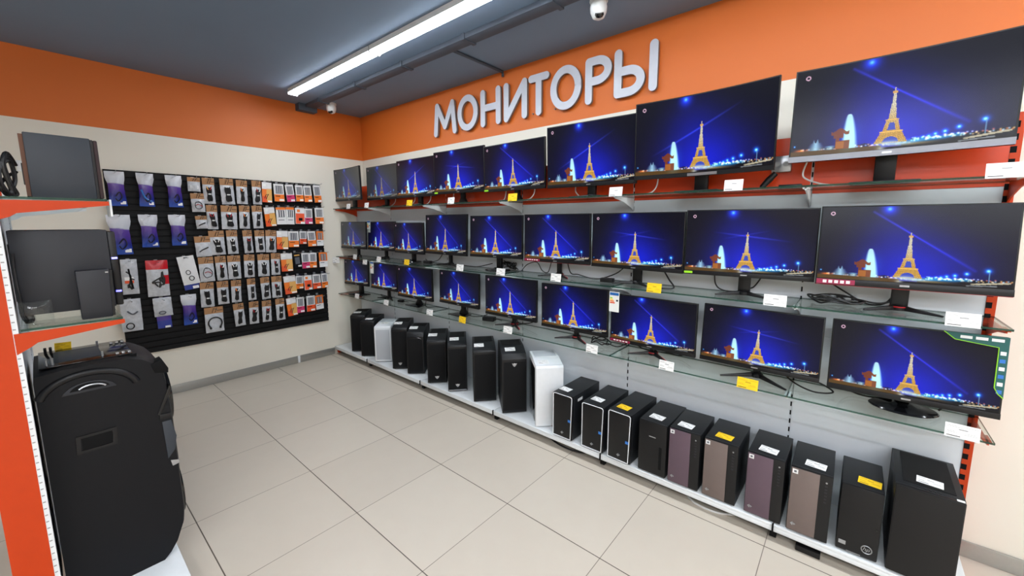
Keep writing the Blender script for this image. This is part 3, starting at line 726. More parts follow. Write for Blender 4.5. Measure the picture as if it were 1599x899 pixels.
# adapters and plugs
def brick(loc, rz, dims, label, name='power_adapter'):
    r = root(name, loc, rz, label, 'adapter', 'black adapters on the glass')
    a, b_, c = dims
    MB().box(-a/2, a/2, -b_/2, b_/2, 0, c).build('body', 'black', r, bevel=.004)
    MB().tube(smoothpath([(a/2, 0, c/2), (a/2+.03, .005, c/2), (a/2+.06, .02, .006)]), .003, 7).build('lead', 'cable', r, smooth=True)
    return r
brick((3.60, -.27, Z2), .1, (.09, .045, .028), 'black power adapter left of the thick necked monitor, middle shelf')
brick((1.60, -.25, Z2), 0, (.10, .04, .028), 'black power adapter beside the third monitor of the middle shelf')
brick((2.44, -.24, Z3), .3, (.11, .06, .035), 'black power adapter on the bottom shelf left of the grey and red foot')
brick((1.10, -.25, Z3), .2, (.07, .035, .025), 'small black adapter on the bottom shelf between the second and third monitors')
o = MB().tube([(4.47, -.22, Z1+.012), (4.50, -.215, Z1+.05), (4.53, -.21, Z1+.085)], [.013, .017, .014], 10).build('power_plug', 'black', smooth=True)
tag(o, 'thick black plug leaning on the top shelf below the grey socket', 'plug')
brick((4.60, -.22, Z1), 0, (.10, .04, .022), 'flat black adapter on the top shelf right of the leaning plug')

# ------------------------------------------------------------------ computer cases on the base shelf
TOW = [[.4041,-.482,.83,.165,.437,.389],[.6537,-.4984,.70,.157,.4116,.3818],[.944,-.4954,.7481,.1775,.3983,.3945],[1.2859,-.5,.7757,.1605,.4386,.4454],[1.5198,-.4796,.7246,.1673,.4245,.3893],[1.8752,-.5,.8169,.176,.417,.5249],[2.1713,-.5,.8507,.1706,.4307,.4758],[2.5033,-.5,.84,.1915,.4524,.4468],[2.8317,-.5,.8507,.1948,.4843,.4224],[3.1676,-.5,.8239,.2058,.4702,.3951],[3.3217,-.499,-.009,.1608,.3259,.3816],[3.5582,-.499,-.0004,.1623,.3198,.3826],[3.7538,-.499,-.0455,.1584,.3293,.3783],[3.9618,-.497,-.0113,.1689,.3304,.3308],[4.1448,-.497,.0038,.1702,.3393,.29],[4.3359,-.4927,-.0106,.1677,.3413,.285],[4.5463,-.4927,-.0108,.1641,.3423,.29],[4.7341,-.497,.0058,.1638,.3406,.29],[4.9286,-.4895,-.0017,.1473,.3329,.28],[5.1014,-.499,-.0189,.2067,.4112,.3548]]
TT = [(.278,-.299),(.647,-.379),(.888,-.314),(1.197,-.372),(1.422,-.309),(1.702,-.28),(2.084,-.343),(2.463,-.393),(2.807,-.379),(3.18,-.421),(3.369,-.412),(3.624,-.404),(3.823,-.418),(4.039,-.414),(4.213,-.424),(4.417,-.429),(4.627,-.42),(4.825,-.425),(5.024,-.422),(5.21,-.411)]
CL = ['black tower case nearest the left wall, partly hidden by the next case', 'narrow black tower case directly left of the small white case', 'white tower case with a pale mesh front near the left wall', 'black tower case directly right of the small white case, silver emblem low on its front',
 'black tower case with a curved glossy upper front, between two cases with silver emblems', 'black tower case with a bright silver emblem, sixth from the left wall', 'black tower case with a silver emblem just above its chrome foot line', 'plain black tower case with a large top opening and no emblem, among the turned cases', 'tallest black tower case, silver emblem near its top, left of the big white case', 'big white tower case with a dark side window',
 'small black case with a white front outline, standing beside the big white case', 'small black case with a white front outline, the middle one of three', 'small black case with a white front outline and a yellow tag on top', 'small plain black case with a vertical slot, left of the plum fronted case',
 'small case with a plum front plate and white tag, right of the plain slotted case', 'small case with a taupe front plate and a yellow tag on top', 'small case with a plum front plate, right of the taupe one with the yellow tag', 'small case with a taupe front plate and a white tag on top', 'black case with a round silver emblem and a yellow tag on top', 'largest black case with a sunken mesh top at the right end of the row']
def tower(i, x, y, a, w, h, d):
    # keep the back corner clear of the panel
    for sx in (0, w):
        dm = (PY-.006-y-sx*sin(a))/cos(a); d = min(d, dm)
    z0 = .1005
    r = root('computer_case', (x, y, z0), a, CL[i], 'computer case', 'computer cases on the base shelf')
    white = i in (2, 9)
    body = 'whitec' if white else 'blackm'
    ft = .008
    for fx in (.02, w-.02):
        for fy in (.03, d-.03): MB().cyl((fx, fy, 0), (fx, fy, ft), .011, 12).build('foot', 'black', r)
    fd = .035 if i < 10 else .02
    sl = .026 if 3 <= i <= 8 else (.016 if i == 9 else (.010 if i < 3 else 0))
    if i < 10:
        hs = h+sl
        MB().prism([(fd, ft), (d, ft), (d, hs), (.165, hs), (fd, h)], 0, w, 'x').build('body', body, r, bevel=.003)
        ch = .03 if i in (4, 8) else .012
        prof = [(0, ft), (fd, ft), (fd, h), (ch, h), (0, h-ch*1.3)]
        MB().prism(prof, 0, w, 'x').build('front_panel', body if white else 'black', r, bevel=.004)
        m = .012 if i not in (2,) else .016
        if i not in (9,):
            MB().box(m, w-m, -.003, .002, ft+.02, h-ch*1.3-.02).build('front_mesh', 'greyf' if white else 'mesh', r, bevel=.0015)
        # sunken grille on the top
        b = MB(); m = .018
        b.box(m, w-m, .172, d-.025, hs-.001, hs+.0035).build('top_grille', 'greyf' if white else 'mesh', r, bevel=.0012)
        if i == 4:
            pts = arc(w/2, h-.075, w/2-.018, .03, 175, 5, 12)
            MB().tube([(px, -.002, pz) for px, pz in pts], .005, 8).build('front_arch', 'blackg', r, smooth=True)
        if i == 9:
            MB().box(-.0025, .001, fd+.01, d-.02, .03, h-.03).build('side_window', 'blackg', r, bevel=.001)
            pass
        if i == 6: MB().box(.006, w-.006, -.0045, .0, ft+.006, ft+.012).build('chrome_strip', 'silver', r)
        if i == 0: MB().box(-.0025, .0, fd+.005, d-.01, .02, h-.02).build('side_window', 'blackg', r, bevel=.001)
        if i in (5, 6, 3, 7):
            b = MB()
            for k in range(3): b.cyl((w*.42+.016*k, .012+fd*.4, h), (w*.42+.016*k, .012+fd*.4, h+.002), .005, 10)
            b.build('port', 'blackg', r)
        if i in (3, 5, 6): ez = ft+.055
        elif i == 8: ez = h-.08
        else: ez = None
        if ez:
            poly = [(-.02, .012), (-.008, .008), (0, .013), (.008, .008), (.02, .012), (.013, -.006), (0, -.018), (-.013, -.006)]
            e = MB().prism([(w/2+px, ez+pz) for px, pz in poly], -.0075, -.003, 'y').build('emblem', 'silver', r, bevel=.001)
            e['label'] = 'silver winged emblem'
        if i == 9:
            MB().prism([(w*.72+px, .055+pz) for px, pz in ((-.008, .012), (.008, .012), (.008, -.006), (0, -.014), (-.008, -.006))], -.003, 0.001, 'y').build('emblem', 'ink', r)
    else:
        MB().box(0, w, fd, d, ft, h).build('body', 'blackm', r, bevel=.002)
        MB().box(0, w, 0, fd, ft, h).build('front_panel', 'black', r, bevel=.005 if i in (18, 19) else .003)
        if i in (10, 11, 12):
            b = MB(); q = .0035; rr = .014
            pth = arc(w-q-rr, h-q-rr, rr, rr, 90, 0, 5)+arc(w-q-rr, ft+q+rr*.3, rr*.3, rr*.3, 0, -90, 3)+arc(q+rr*.3, ft+q+rr*.3, rr*.3, rr*.3, 270, 180, 3)+arc(q+rr, h-q-rr, rr, rr, 180, 90, 5)
            pth.append(pth[0])
            b.tube([(px, -.001, pz) for px, pz in pth], .0028, 6).build('outline_trim', 'whitec', r, smooth=True)
            MB().box(w-.034, w-.008, -.0015, 0, h*.42, h*.42+.018).build('processor_sticker', 'blue', r)
            if i == 10: MB().box(w, w+.0008, .07, .13, h-.055, h-.035).build('side_label', 'opale', r)
        if i == 13:
            MB().box(w-.042, w-.026, -.0012, .001, .05, .19).build('slot', 'dark', r)
            MB().box(w*.38, w*.62, -.0008, 0, h*.72, h*.735).build('emblem', 'ink', r)
        if i in (14, 15, 16, 17):
            MB().box(.003, w*.70, -.004, .0005, ft+.004, h-.004).build('front_plate', 'purple' if i in (14, 16) else 'taupe', r, bevel=.0012)
            MB().box(.008, .030, -.0048, -.0035, h-.032, h-.010).build('white_sticker', 'opale', r)
            MB().box(.014, .024, -.0052, -.0046, h-.026, h-.016).build('sticker_mark', 'oimg', r)
            b = MB()
            for k in range(6): b.box(w*.83, w*.89, -.001, .0005, h-.055-.016*k, h-.047-.016*k)
            b.build('port_column', 'subd', r)
            MB().cyl((w*.86, -.0015, h-.034), (w*.86, .001, h-.034), .004, 12).build('power_button', 'silver', r)
        if i in (10, 11, 12, 14, 15, 16, 17):
            px, pz = (w*.5 if i < 13 else w*.16), ft+.04
            s = .010
            e = MB()
            e.prism([(px-s, pz), (px, pz-s), (px+s*.2, pz-s*.2), (px, pz+s)], -.0065, -.0005, 'y').prism([(px+s*.2, pz+s*.6), (px+s*.5, pz-s*.6), (px+s*1.2, pz+s*.1)], -.0065, -.0005, 'y')
            e.build('emblem', 'silver', r)
        if i == 18:
            # round emblem with the two slanted letters h p
            c0, c1, R_ = w*.74, .052, .018
            e = MB().tube([(c0+R_*cos(2*pi*k/28), -.001, c1+R_*sin(2*pi*k/28)) for k in range(29)], .0022, 6).build('emblem', 'silver', r, smooth=True)
            e['label'] = 'round silver emblem with slanted letters hp'
            cu = bpy.data.curves.new('emblem_letters', 'FONT'); cu.body = 'hp'; cu.size = .025; cu.shear = .3; cu.extrude = .0006; cu.align_x = 'CENTER'
            to = bpy.data.objects.new('emblem_letters', cu); COL.objects.link(to)
            bpy.context.view_layer.update()
            me = bpy.data.meshes.new_from_object(to.evaluated_get(bpy.context.evaluated_depsgraph_get()))
            bpy.data.objects.remove(to); me.materials.clear(); me.materials.append(M['silver'])
            to = bpy.data.objects.new('emblem_letters', me); COL.objects.link(to); to.parent = e
            to.location = (c0-.002, -.0012, c1-.006); to.rotation_euler = (pi/2, 0, 0)
            MB().box(.010, .036, -.0012, .0005, ft+.03, ft+.048).build('processor_sticker', 'ink', r)
            MB().box(.04, .09, -.0012, .0005, ft+.004, ft+.007).build('chrome_strip', 'silver', r)
            MB().cyl((w-.012, -.0015, h*.48), (w-.012, .001, h*.48), .004, 12).build('power_button', 'blackg', r)
        if i == 19:
            m = .026
            b = MB().box(m, w-m*.9, .045, d-.02, h-.0005, h+.003).build('top_grille', 'mesh', r, bevel=.001)
            b = MB()
            for k in range(4): b.cyl((w*.45+.014*k, .024, h), (w*.45+.014*k, .024, h+.002), .004, 10)
            b.build('port', 'blackg', r)
            MB().box(w-.026, w-.004, .006, .020, h, h+.001).build('white_sticker', 'paper', r)
            MB().box(.004, w-.004, -.0025, .001, ft+.004, h-.006).build('front_plate', 'black', r, bevel=.002)
    # the price card lying on top
    tx, ty = TT[i]
    ye = i in (12, 15, 18)
    rot = a if i < 10 else a-radians(5)
    up = .0040 if i == 19 else .0008
    # keep it on the lid
    lx = (tx-x)*cos(a)+(ty-y)*sin(a); ly = -(tx-x)*sin(a)+(ty-y)*cos(a)
    tw_, th_ = .082, .058
    lx = min(max(lx, tw_/2+.004), w-tw_/2-.004); ly = min(max(ly, .045+th_/2), d-th_)
    tilt = 0.0; zt = 0.0
    if i < 10:
        ly = min(max(ly, fd+.012+th_/2), .165-th_/2-.004); tilt = math.atan2(sl, .165-fd); zt = sl*(ly-th_/2-fd)/(.165-fd)+.0006
    X = x+lx*cos(a)-(ly-th_/2)*sin(a); Y = y+lx*sin(a)+(ly-th_/2)*cos(a)
    cap = {0: 'the case nearest the left wall', 1: 'the narrow case left of the small white case', 2: 'the small white case', 3: 'the case right of the small white case', 4: 'the case with the curved glossy front', 5: 'the sixth case from the left wall', 6: 'the case with the chrome foot line', 7: 'the plain case with a large top opening', 8: 'the tallest black case', 9: 'the big white case', 10: 'the outlined case beside the big white case', 11: 'the middle outlined case', 12: 'the right outlined case', 13: 'the plain slotted case', 14: 'the left plum fronted case', 15: 'the left taupe fronted case', 16: 'the right plum fronted case', 17: 'the right taupe fronted case', 18: 'the case with the round emblem', 19: 'the largest case at the right end'}[i]
    make_tag(tw_, th_, ye, (X, Y, z0+h+up+zt+.0009), -pi/2+tilt, rot, '%s price card lying on %s' % ('yellow' if ye else 'white', cap), 'price cards on the cases', name='price_card', cat='price card')
for i, t in enumerate(TOW): tower(i, *t)
# things under the base shelf
cable([(3.20, -.40, .006), (3.35, -.445, .006), (3.5, -.46, .02), (3.62, -.42, .03)], .006, 'cable', 'black cable sagging from under the base shelf below the first outlined case', grp='cables under the base shelf')
cable([(4.22, -.40, .01), (4.30, -.455, .005), (4.42, -.455, .005), (4.52, -.40, .01)], .006, 'cablew', 'pale cable on the floor under the base shelf below the plum fronted case', grp='cables under the base shelf')
tag(MB().box(-.05, .05, -.018, .018, 0, .03).build("power_strip", "black", loc=(4.83, -.464, .0005), bevel=.004),
    'black power strip on the floor under the right part of the base shelf', 'power strip')

# ------------------------------------------------------------------ slatwall with hanging packs
SY0, SY1, SZ0, SZ1 = -2.305, -.555, .437, 2.05
b = MB(); n = 0
prof = []
z = SZ0; step = (SZ1-SZ0)/29
prof = [(0.004, SZ0)]
for k in range(29):
    z = SZ0+k*step
    prof += [(.022, z+.001), (.022, z+step-.012), (.012, z+step-.010), (.012, z+step-.002)]
prof += [(.022, SZ1), (.004, SZ1)]
b.prism(prof, SY0, SY1, 'y')
o = b.build('slatwall_panel', 'slat')
tag(o, 'large black slatted display panel hung with packs on the left wall', 'slatwall')
HX = .066               # distance of a pack from the wall
def hook(y, z, what, L=.15):
    o = MB().tube(smoothpath([(.0, 0, 0), (L*.6, 0, -.002), (L, 0, 0), (L+.012, 0, .010)], 4), .0022, 6)
    o.box(-.008, -.004, -.012, .012, -.012, .016)
    o.cyl((-.006, 0, 0), (.002, 0, 0), .003, 6)
    r = o.build('wire_hook', 'wire', loc=(.030, y, z), smooth=True)
    tag(r, 'wire hook of the '+what, 'hook', 'hooks on the slatwall')
def pillow(w, h, t, nx=8, nz=12, shape=None, seed=0):
    """film bag: front (+x) bulging, back flat, hung from its top edge at z = 0"""
    q = random.Random(seed); b = MB(); vs = []; fs = []
    for s_ in (1, -1):
        for k in range(nz+1):
            v = k/nz
            for i in range(nx+1):
                u = i/nx
                ww = w*(shape(v) if shape else 1)
                bul = t*(max(0, sin(pi*u))**.6)*(max(0, sin(pi*min(1, v*1.0)))**.6) if 0 < u < 1 and 0 < v < 1 else 0
                jit = q.uniform(-.0022, .0022) if 0 < u < 1 and 0 < v < 1 else 0
                vs.append(((bul*(1 if s_ > 0 else .25)+jit)*s_+.0012*s_, (u-.5)*ww+q.uniform(-.001, .001), -v*h))
    N = (nx+1)*(nz+1)
    for s_ in range(2):
        for k in range(nz):
            for i in range(nx):
                a = s_*N+k*(nx+1)+i; f = (a, a+1, a+nx+2, a+nx+1)
                fs.append(f if s_ == 0 else f[::-1])
    rim = [i for i in range(nx+1)]+[k*(nx+1)+nx for k in range(1, nz+1)]+[nz*(nx+1)+i for i in range(nx-1, -1, -1)]+[k*(nx+1) for k in range(nz-1, 0, -1)]
    for a, c in zip(rim, rim[1:]+rim[:1]): fs.append((a, N+a, N+c, c))
    b.add(vs, fs); return b, nx, nz
def zone(b, nx, nz, fn):
    i = 0
    for s_ in range(2):
        for k in range(nz):
            for j in range(nx): b.m[i] = fn(k/nz, j/nx); i += 1
def euro(r, w, z=-.014):
    MB().box(.0018, .0026, -.014, .014, z-.004, z+.004).build('hang_hole', 'dark', r)
def pouch(i, y, z, w, h, style, roll, label):
    top = z+h/2
    r = root('cable_pouch', (HX, y, top), 0, label, 'pouch', 'pouches on the left side of the slatwall')
    r.rotation_euler = (roll, 0, 0)
    q = random.Random(50+i)
    if style == 'purple':
        sh = lambda v: (1-.20*min(1, max(0, (v-.20)/.16))+.10*max(0, (v-.45)/.55))
        b, nx, nz = pillow(w, h, .020, shape=sh, seed=i)
        zone(b, nx, nz, lambda v, u: 0 if v < .32+.08*abs(u-.5)*2*(1 if i % 2 else -.4) else (1 if v < .62 else 2))
        b.m = [0]*len(b.m); b.build('pouch', 'pouchg', r, smooth=True)
        MB().box(.009, .0100, w*.10, w*.38, -h*.95, -h*.86).build('price_sticker', 'paper', r)
        MB().tube(smoothpath([(.026, -w*.1, -h*.72), (.031, w*.1, -h*.60), (.031, w*.2, -h*.74), (.026, 0, -h*.86), (.026, -w*.12, -h*.78)], 6), .004, 6).build('cable_print', 'black', r, smooth=True)
        if i == 1: MB().tube(smoothpath([(.022, -w*.3, -h*.5), (.026, -w*.1, -h*.75), (.022, w*.3, -h*.85)], 6), .007, 6).build('pale_swoosh', 'blue', r, smooth=True)
    elif style == 'red':
        b, nx, nz = pillow(w, h, .024, seed=i)
        zone(b, nx, nz, lambda v, u: 1 if v < .17 or (.4 < v < .66 and u > .68) else 0)
        b.build('pouch', ['film', 'redp'], r, smooth=True)
        MB().tube(smoothpath([(.026, (q.random()-.5)*w*.5, -h*(.3+.55*q.random())) for _ in range(14)], 5), .006, 6).build('cable', 'cable', r, smooth=True)
    elif style == 'clear':
        b, nx, nz = pillow(w, h, .02, seed=i); b.build('pouch', 'film', r, smooth=True)
        MB().tube(smoothpath([(.022, (q.random()-.5)*w*.5, -h*(.25+.6*q.random())) for _ in range(10)], 5), .0055, 6).build('cable', 'cable', r, smooth=True)
        if i == 6: MB().box(.021, .022, -w*.35, w*.2, -h*.68, -h*.50).build('card', 'paper', r); MB().box(.022, .0225, -w*.35, w*.2, -h*.68, -h*.60).build('card_band', 'ord_', r)
    elif style == 'ringed':
        b, nx, nz = pillow(w, h*.96, .014, seed=i); b.build('pouch', 'film', r, smooth=True)
        MB().tube([(.016, -w*.12+.024*cos(a*pi/9), -h*.80+.026*sin(a*pi/9)) for a in range(19)], .0045, 6).build('cable_ring', 'cable', r, smooth=True)
        MB().tube(smoothpath([(.015, -w*.2, -h*.35), (.018, w*.05, -h*.45), (.018, w*.3, -h*.38)], 6), .006, 6).build('cable', 'oimg', r, smooth=True)
    elif style == 'over':
        b, nx, nz = pillow(w*.82, h*.84, .006, seed=i); b.build('pouch', 'opale', r, smooth=True)
        MB().tube([(.010, w*.05+.018*cos(a*pi/9), -h*.66+.02*sin(a*pi/9)) for a in range(19)], .003, 6).build('cable_ring', 'cable', r, smooth=True)
        MB().tube([(.010, -w*.05+.016*cos(a*pi/9), -h*.48+.02*sin(a*pi/9)) for a in range(19)], .003, 6).build('cable_ring', 'cable', r, smooth=True)
        b, nx, nz = pillow(w*.8, h*.96, .006, seed=i+9); b.build('rear_pouch', 'navy', r, loc=(-.014, 0, -.012), smooth=True)
        MB().box(-.006, -.005, 0, w*.3, -h*.98, -h*.90).build('price_sticker', 'paper', r)
    elif style == 'half':
        b, nx, nz = pillow(w, h*.58, .018, seed=i); b.build('pouch', 'film', r, smooth=True)
        MB().tube([(.02, -w*.08+.022*cos(a*pi/9), -h*.46+.014*sin(a*pi/9)) for a in range(19)], .0045, 6).build('cable_ring', 'oimg', r, smooth=True)
        b, nx, nz = pillow(w*.78, h*.97, .008, seed=i+9); zone(b, nx, nz, lambda v, u: 0 if v < .7 else 1); b.build('rear_pouch', ['purp', 'navy'], r, loc=(-.018, 0, 0), smooth=True)
        MB().box(-.009, -.008, 0, w*.3, -h*.96, -h*.90).build('price_sticker', 'paper', r)
    euro(r, w)
    return r
def cable_pack(i, y, z, w, h, label, style=0):
    top = z+h/2
    r = root('cable_pack', (HX, y, top), 0, label, 'cable pack', 'cable packs with brown headers')
    r.rotation_euler = (radians(rnd.uniform(-2.5, 2.5)), 0, radians(rnd.uniform(-5, 5)))
    q = random.Random(200+i); hh = min(.062, h*.30)
    b = MB().box(-.0016, .0028, -w/2, w/2, -hh, 0, 0)
    for k in (0, 1):      # slanted strokes printed on the header
        x0 = -w*.12+w*.16*k
        b.add([(.0032, x0, -hh*.85), (.0032, x0+.006, -hh*.85), (.0032, x0+.022, -hh*.12), (.0032, x0+.016, -hh*.12)], [(0, 1, 2, 3)], 1)
    b.add([(.0032, w*.18, -hh*.62), (.0032, w*.48, -hh*.62), (.0032, w*.48, -hh*.52), (.0032, w*.18, -hh*.52)], [(0, 1, 2, 3)], 1)
    b.build('header_card', ['kraft', 'kraftd'], r)
    b, nx, nz = pillow(w*.98, h-hh*.9, .016, seed=i+30); b.build('bag', 'film', r, loc=(-.002, 0, -hh*.9), smooth=True)
    zc = -hh-(h-hh)*.5; H_ = (h-hh)
    X0 = .019
    if style == 'ring':
        MB().tube([(X0, w*.36*cos(a), zc+H_*.30*sin(a)) for a in [radians(-40+260*k/26) for k in range(27)]], .0065, 8).build('cable', 'cable', r, smooth=True)
        for a in (-40, 220): MB().cyl((X0, w*.36*cos(radians(a)), zc+H_*.3*sin(radians(a))), (X0, w*.32*cos(radians(a)), zc+H_*.3*sin(radians(a))-.02), .009, 8).build('plug', 'cable', r, smooth=True)
    elif style == 'flat':
        MB().box(.010, .0108, -w*.30, w*.32, zc-H_*.2, zc+H_*.1).build('card', 'paper', r)
    elif style == 'thin':
        MB().tube(smoothpath([(X0, w*.3*cos(a)*(.8+.3*q.random()), zc+H_*.30*sin(a)*(.8+.3*q.random())) for a in [2*pi*k/9 for k in range(13)]], 5), .0028, 6).build('cable', 'cable', r, smooth=True)
        if i % 2: MB().tube(smoothpath([(X0+.002, -w*.2, zc), (X0+.004, 0, zc+.01), (X0+.002, w*.25, zc-.008)], 5), .003, 6).build('red_lead', 'red', r, smooth=True)
    elif style == 'small':
        MB().tube(smoothpath([(X0, -w*.3, zc-H_*.15), (X0, -w*.05, zc), (X0, w*.3, zc+H_*.15)], 5), .005, 6).build('cable', 'cable', r, smooth=True)
    else:
        # tied bundle: flattened loops gathered by a band, plugs at the top
        m = 5+q.randint(0, 3); wb = w*(.20+.14*q.random()); b = MB(); tl = q.uniform(-.15, .15)
        for k in range(m):
            o_ = (k-(m-1)/2)/m; pts = []
            for t in range(13):
                a = 2*pi*t/12; zz = H_*.34*sin(a); pinch = .45+.55*abs(sin(a))
                pts.append((X0+.004*(k % 2), (wb*.5*cos(a)+o_*wb*1.1)*pinch+tl*zz, zc+zz*(.9+.2*q.random())))
            b.tube(pts, .0042, 6)
        b.build('cable', 'cable', r, smooth=True)
        MB().box(X0-.006, X0+.0105, -wb*.42, wb*.42, zc-.006, zc+.006).build('tie', 'cablew' if q.random() < .7 else 'cable', r, bevel=.002)
        cs = q.choice([('red', 'red'), ('red', 'paper'), ('gold', 'red'), ('opk', 'paper'), ('cable', 'cable'), ('paper', 'paper'), ('cable', 'cable')])
        for k, cm in enumerate(cs):
            yy = (k-.5)*wb*.9+tl*H_*.4
            MB().cyl((X0+.004, yy*.6, zc+H_*.22), (X0+.006, yy+(k-.5)*.012, zc+H_*.40), .0055, 8, r1=.0035).build('plug', cm, r, smooth=True)
    return r
def card_pack(i, y, z, w, h, style, label):
    top = z+h/2
    r0 = (radians(rnd.uniform(-2, 5)), 0, radians(rnd.uniform(-8, 8)))
    b = MB(); t = .0045
    b.box(-t, t, -w/2, w/2, -h, 0, 0)
    def q_(u0, u1, v0, v1, m, e=.0004):
        b.box(t-.0006, t+e, -w/2+w*u0, -w/2+w*u1, -h*v1, -h*v0, m)
    mats = {'o': ['opale', 'opk', 'oimg', 'paper', 'dark'], 'p': ['opale', 'pink', 'oimg', 'paper', 'dark'], 'd': ['opale', 'ord_', 'oimg', 'paper', 'dark'],
            'g': ['opale', 'opale', 'oimg', 'paper', 'opk'], 'f': ['opk', 'gold', 'opale', 'paper', 'ord_'], 'k': ['black', 'oimg', 'gold', 'paper', 'dark'], 'w': ['opk', 'opale', 'oimg', 'paper', 'dark'], 'r': ['opale', 'ord_', 'opk', 'paper', 'dark']}[style]
    if style == 'f':
        q_(.0, 1, .0, .34, 2); q_(.45, 1, .30, .92, 1); q_(.0, .45, .70, 1, 4); q_(.12, .42, .08, .2, 3, .0008); q_(.55, .98, .90, .985, 3, .0008)
        b.tube(smoothpath([(t+.002, -w*.1, -h*.85), (t+.003, .0, -h*.7), (t+.002, w*.16, -h*.58)], 5), .003, 6, 5); b.tube(smoothpath([(t+.002, -w*.25, -h*.8), (t+.003, -w*.15, -h*.65), (t+.002, w*.02, -h*.6)], 5), .003, 6, 5); mats = mats+['black']
    elif style == 'g':
        q_(.0, 1, .0, .14, 4); q_(.14, .86, .16, .58, 2)
        for k in range(3): q_(.14+.24*k, .22+.24*k, .18, .56, 3, .0007)
        q_(.2, .8, .72, .76, 2)
    elif style == 'k':
        q_(.15, .85, .12, .2, 2); q_(.2, .8, .3, .75, 1); q_(.5, .95, .85, .95, 3, .0008)
    elif style == 'r':
        q_(.04, .96, .34, .98, 1); q_(.2, .5, .1, .26, 2); q_(.55, .97, .86, .98, 3, .0008); q_(.35, .75, .62, .8, 4, .0008)
    else:
        q_(.0, 1, .60, 1, 1); q_(.14, .86, .10, .56, 2)
        for k in range(4): q_(.18+.18*k, .22+.18*k, .12, .54, 3 if k % 2 else 0, .0007)
        q_(.48, .97, .86, .975, 3, .0008); q_(.12, .6, .68, .72, 4, .0007)
    o = b.build('accessory_pack', mats, loc=(HX+.004, y, top), rot=r0)
    MB().box(-.0010, .0010, -w*.22, w*.22, -.004, .014).build('hang_tab', 'clear', o)
    tag(o, label, 'accessory pack', 'orange and white accessory packs')
BIG= [(-2.245, 1.891, 0.119, 0.284), (-2.058, 1.892, 0.111, 0.284), (-1.869, 1.892, 0.114, 0.283), (-2.256, 1.508, 0.144, 0.335), (-2.071, 1.537, 0.124, 0.284), (-1.876, 1.542, 0.119, 0.279), (-2.228, 1.146, 0.103, 0.303), (-2.05, 1.114, 0.148, 0.325), (-1.85, 1.141, 0.151, 0.319), (-2.25, 0.806, 0.131, 0.295), (-2.044, 0.79, 0.127, 0.293), (-1.857, 0.795, 0.116, 0.289)]
CAB= [[(-1.724, 1.964, 0.095, 0.128), (-1.616, 1.911, 0.092, 0.242), (-1.473, 1.913, 0.111, 0.247), (-1.345, 1.915, 0.095, 0.234), (-1.217, 1.918, 0.084, 0.239)], [(-1.711, 1.797, 0.1, 0.172)], [(-1.7, 1.614, 0.086, 0.12), (-1.61, 1.662, 0.085, 0.229), (-1.471, 1.661, 0.131, 0.231), (-1.34, 1.666, 0.092, 0.231), (-1.232, 1.669, 0.092, 0.231)], [(-1.708, 1.385, 0.12, 0.193), (-1.595, 1.416, 0.123, 0.234), (-1.469, 1.418, 0.091, 0.234), (-1.337, 1.418, 0.083, 0.232), (-1.227, 1.418, 0.088, 0.228), (-1.12, 1.414, 0.1, 0.233)], [(-1.698, 1.163, 0.119, 0.236), (-1.583, 1.165, 0.088, 0.236), (-1.471, 1.165, 0.109, 0.235), (-1.337, 1.168, 0.093, 0.233), (-1.209, 1.165, 0.106, 0.232), (-1.093, 1.169, 0.088, 0.232)], [(-1.709, 0.916, 0.106, 0.239), (-1.585, 0.921, 0.095, 0.229), (-1.471, 0.921, 0.085, 0.224), (-1.341, 0.923, 0.075, 0.225), (-1.216, 0.92, 0.085, 0.234), (-1.102, 0.92, 0.097, 0.233)], [(-1.676, 0.664, 0.152, 0.248), (-1.473, 0.676, 0.09, 0.233), (-1.335, 0.675, 0.085, 0.234), (-1.217, 0.671, 0.087, 0.229), (-1.089, 0.669, 0.086, 0.238)]]
ORA= [[(-1.122, 1.926, 0.082, 0.206), (-1.012, 1.929, 0.089, 0.183), (-0.909, 1.929, 0.076, 0.182), (-0.809, 1.933, 0.071, 0.174), (-0.722, 1.932, 0.072, 0.177), (-0.62, 1.938, 0.074, 0.191)], [(-1.122, 1.672, 0.094, 0.198), (-1.009, 1.684, 0.086, 0.181), (-0.916, 1.686, 0.075, 0.184), (-0.814, 1.686, 0.087, 0.176), (-0.724, 1.683, 0.072, 0.17), (-0.608, 1.69, 0.083, 0.18)], [(-1.011, 1.424, 0.1, 0.198), (-0.899, 1.431, 0.095, 0.172), (-0.8, 1.445, 0.069, 0.141), (-0.713, 1.429, 0.079, 0.17), (-0.617, 1.43, 0.069, 0.166)], [(-0.989, 1.18, 0.102, 0.197), (-0.885, 1.195, 0.078, 0.165), (-0.793, 1.185, 0.075, 0.174), (-0.71, 1.184, 0.072, 0.172), (-0.596, 1.183, 0.084, 0.171)], [(-0.979, 0.928, 0.107, 0.2), (-0.872, 0.945, 0.077, 0.145), (-0.785, 0.932, 0.076, 0.168), (-0.69, 0.934, 0.078, 0.168), (-0.599, 0.936, 0.069, 0.17)], [(-0.979, 0.68, 0.093, 0.202), (-0.881, 0.686, 0.072, 0.176), (-0.768, 0.685, 0.087, 0.179), (-0.675, 0.686, 0.083, 0.165)]]
ST = ['purple', 'purple', 'purple', 'purple', 'purple', 'purple', 'clear', 'red', 'over', 'ringed', 'half', 'purple']
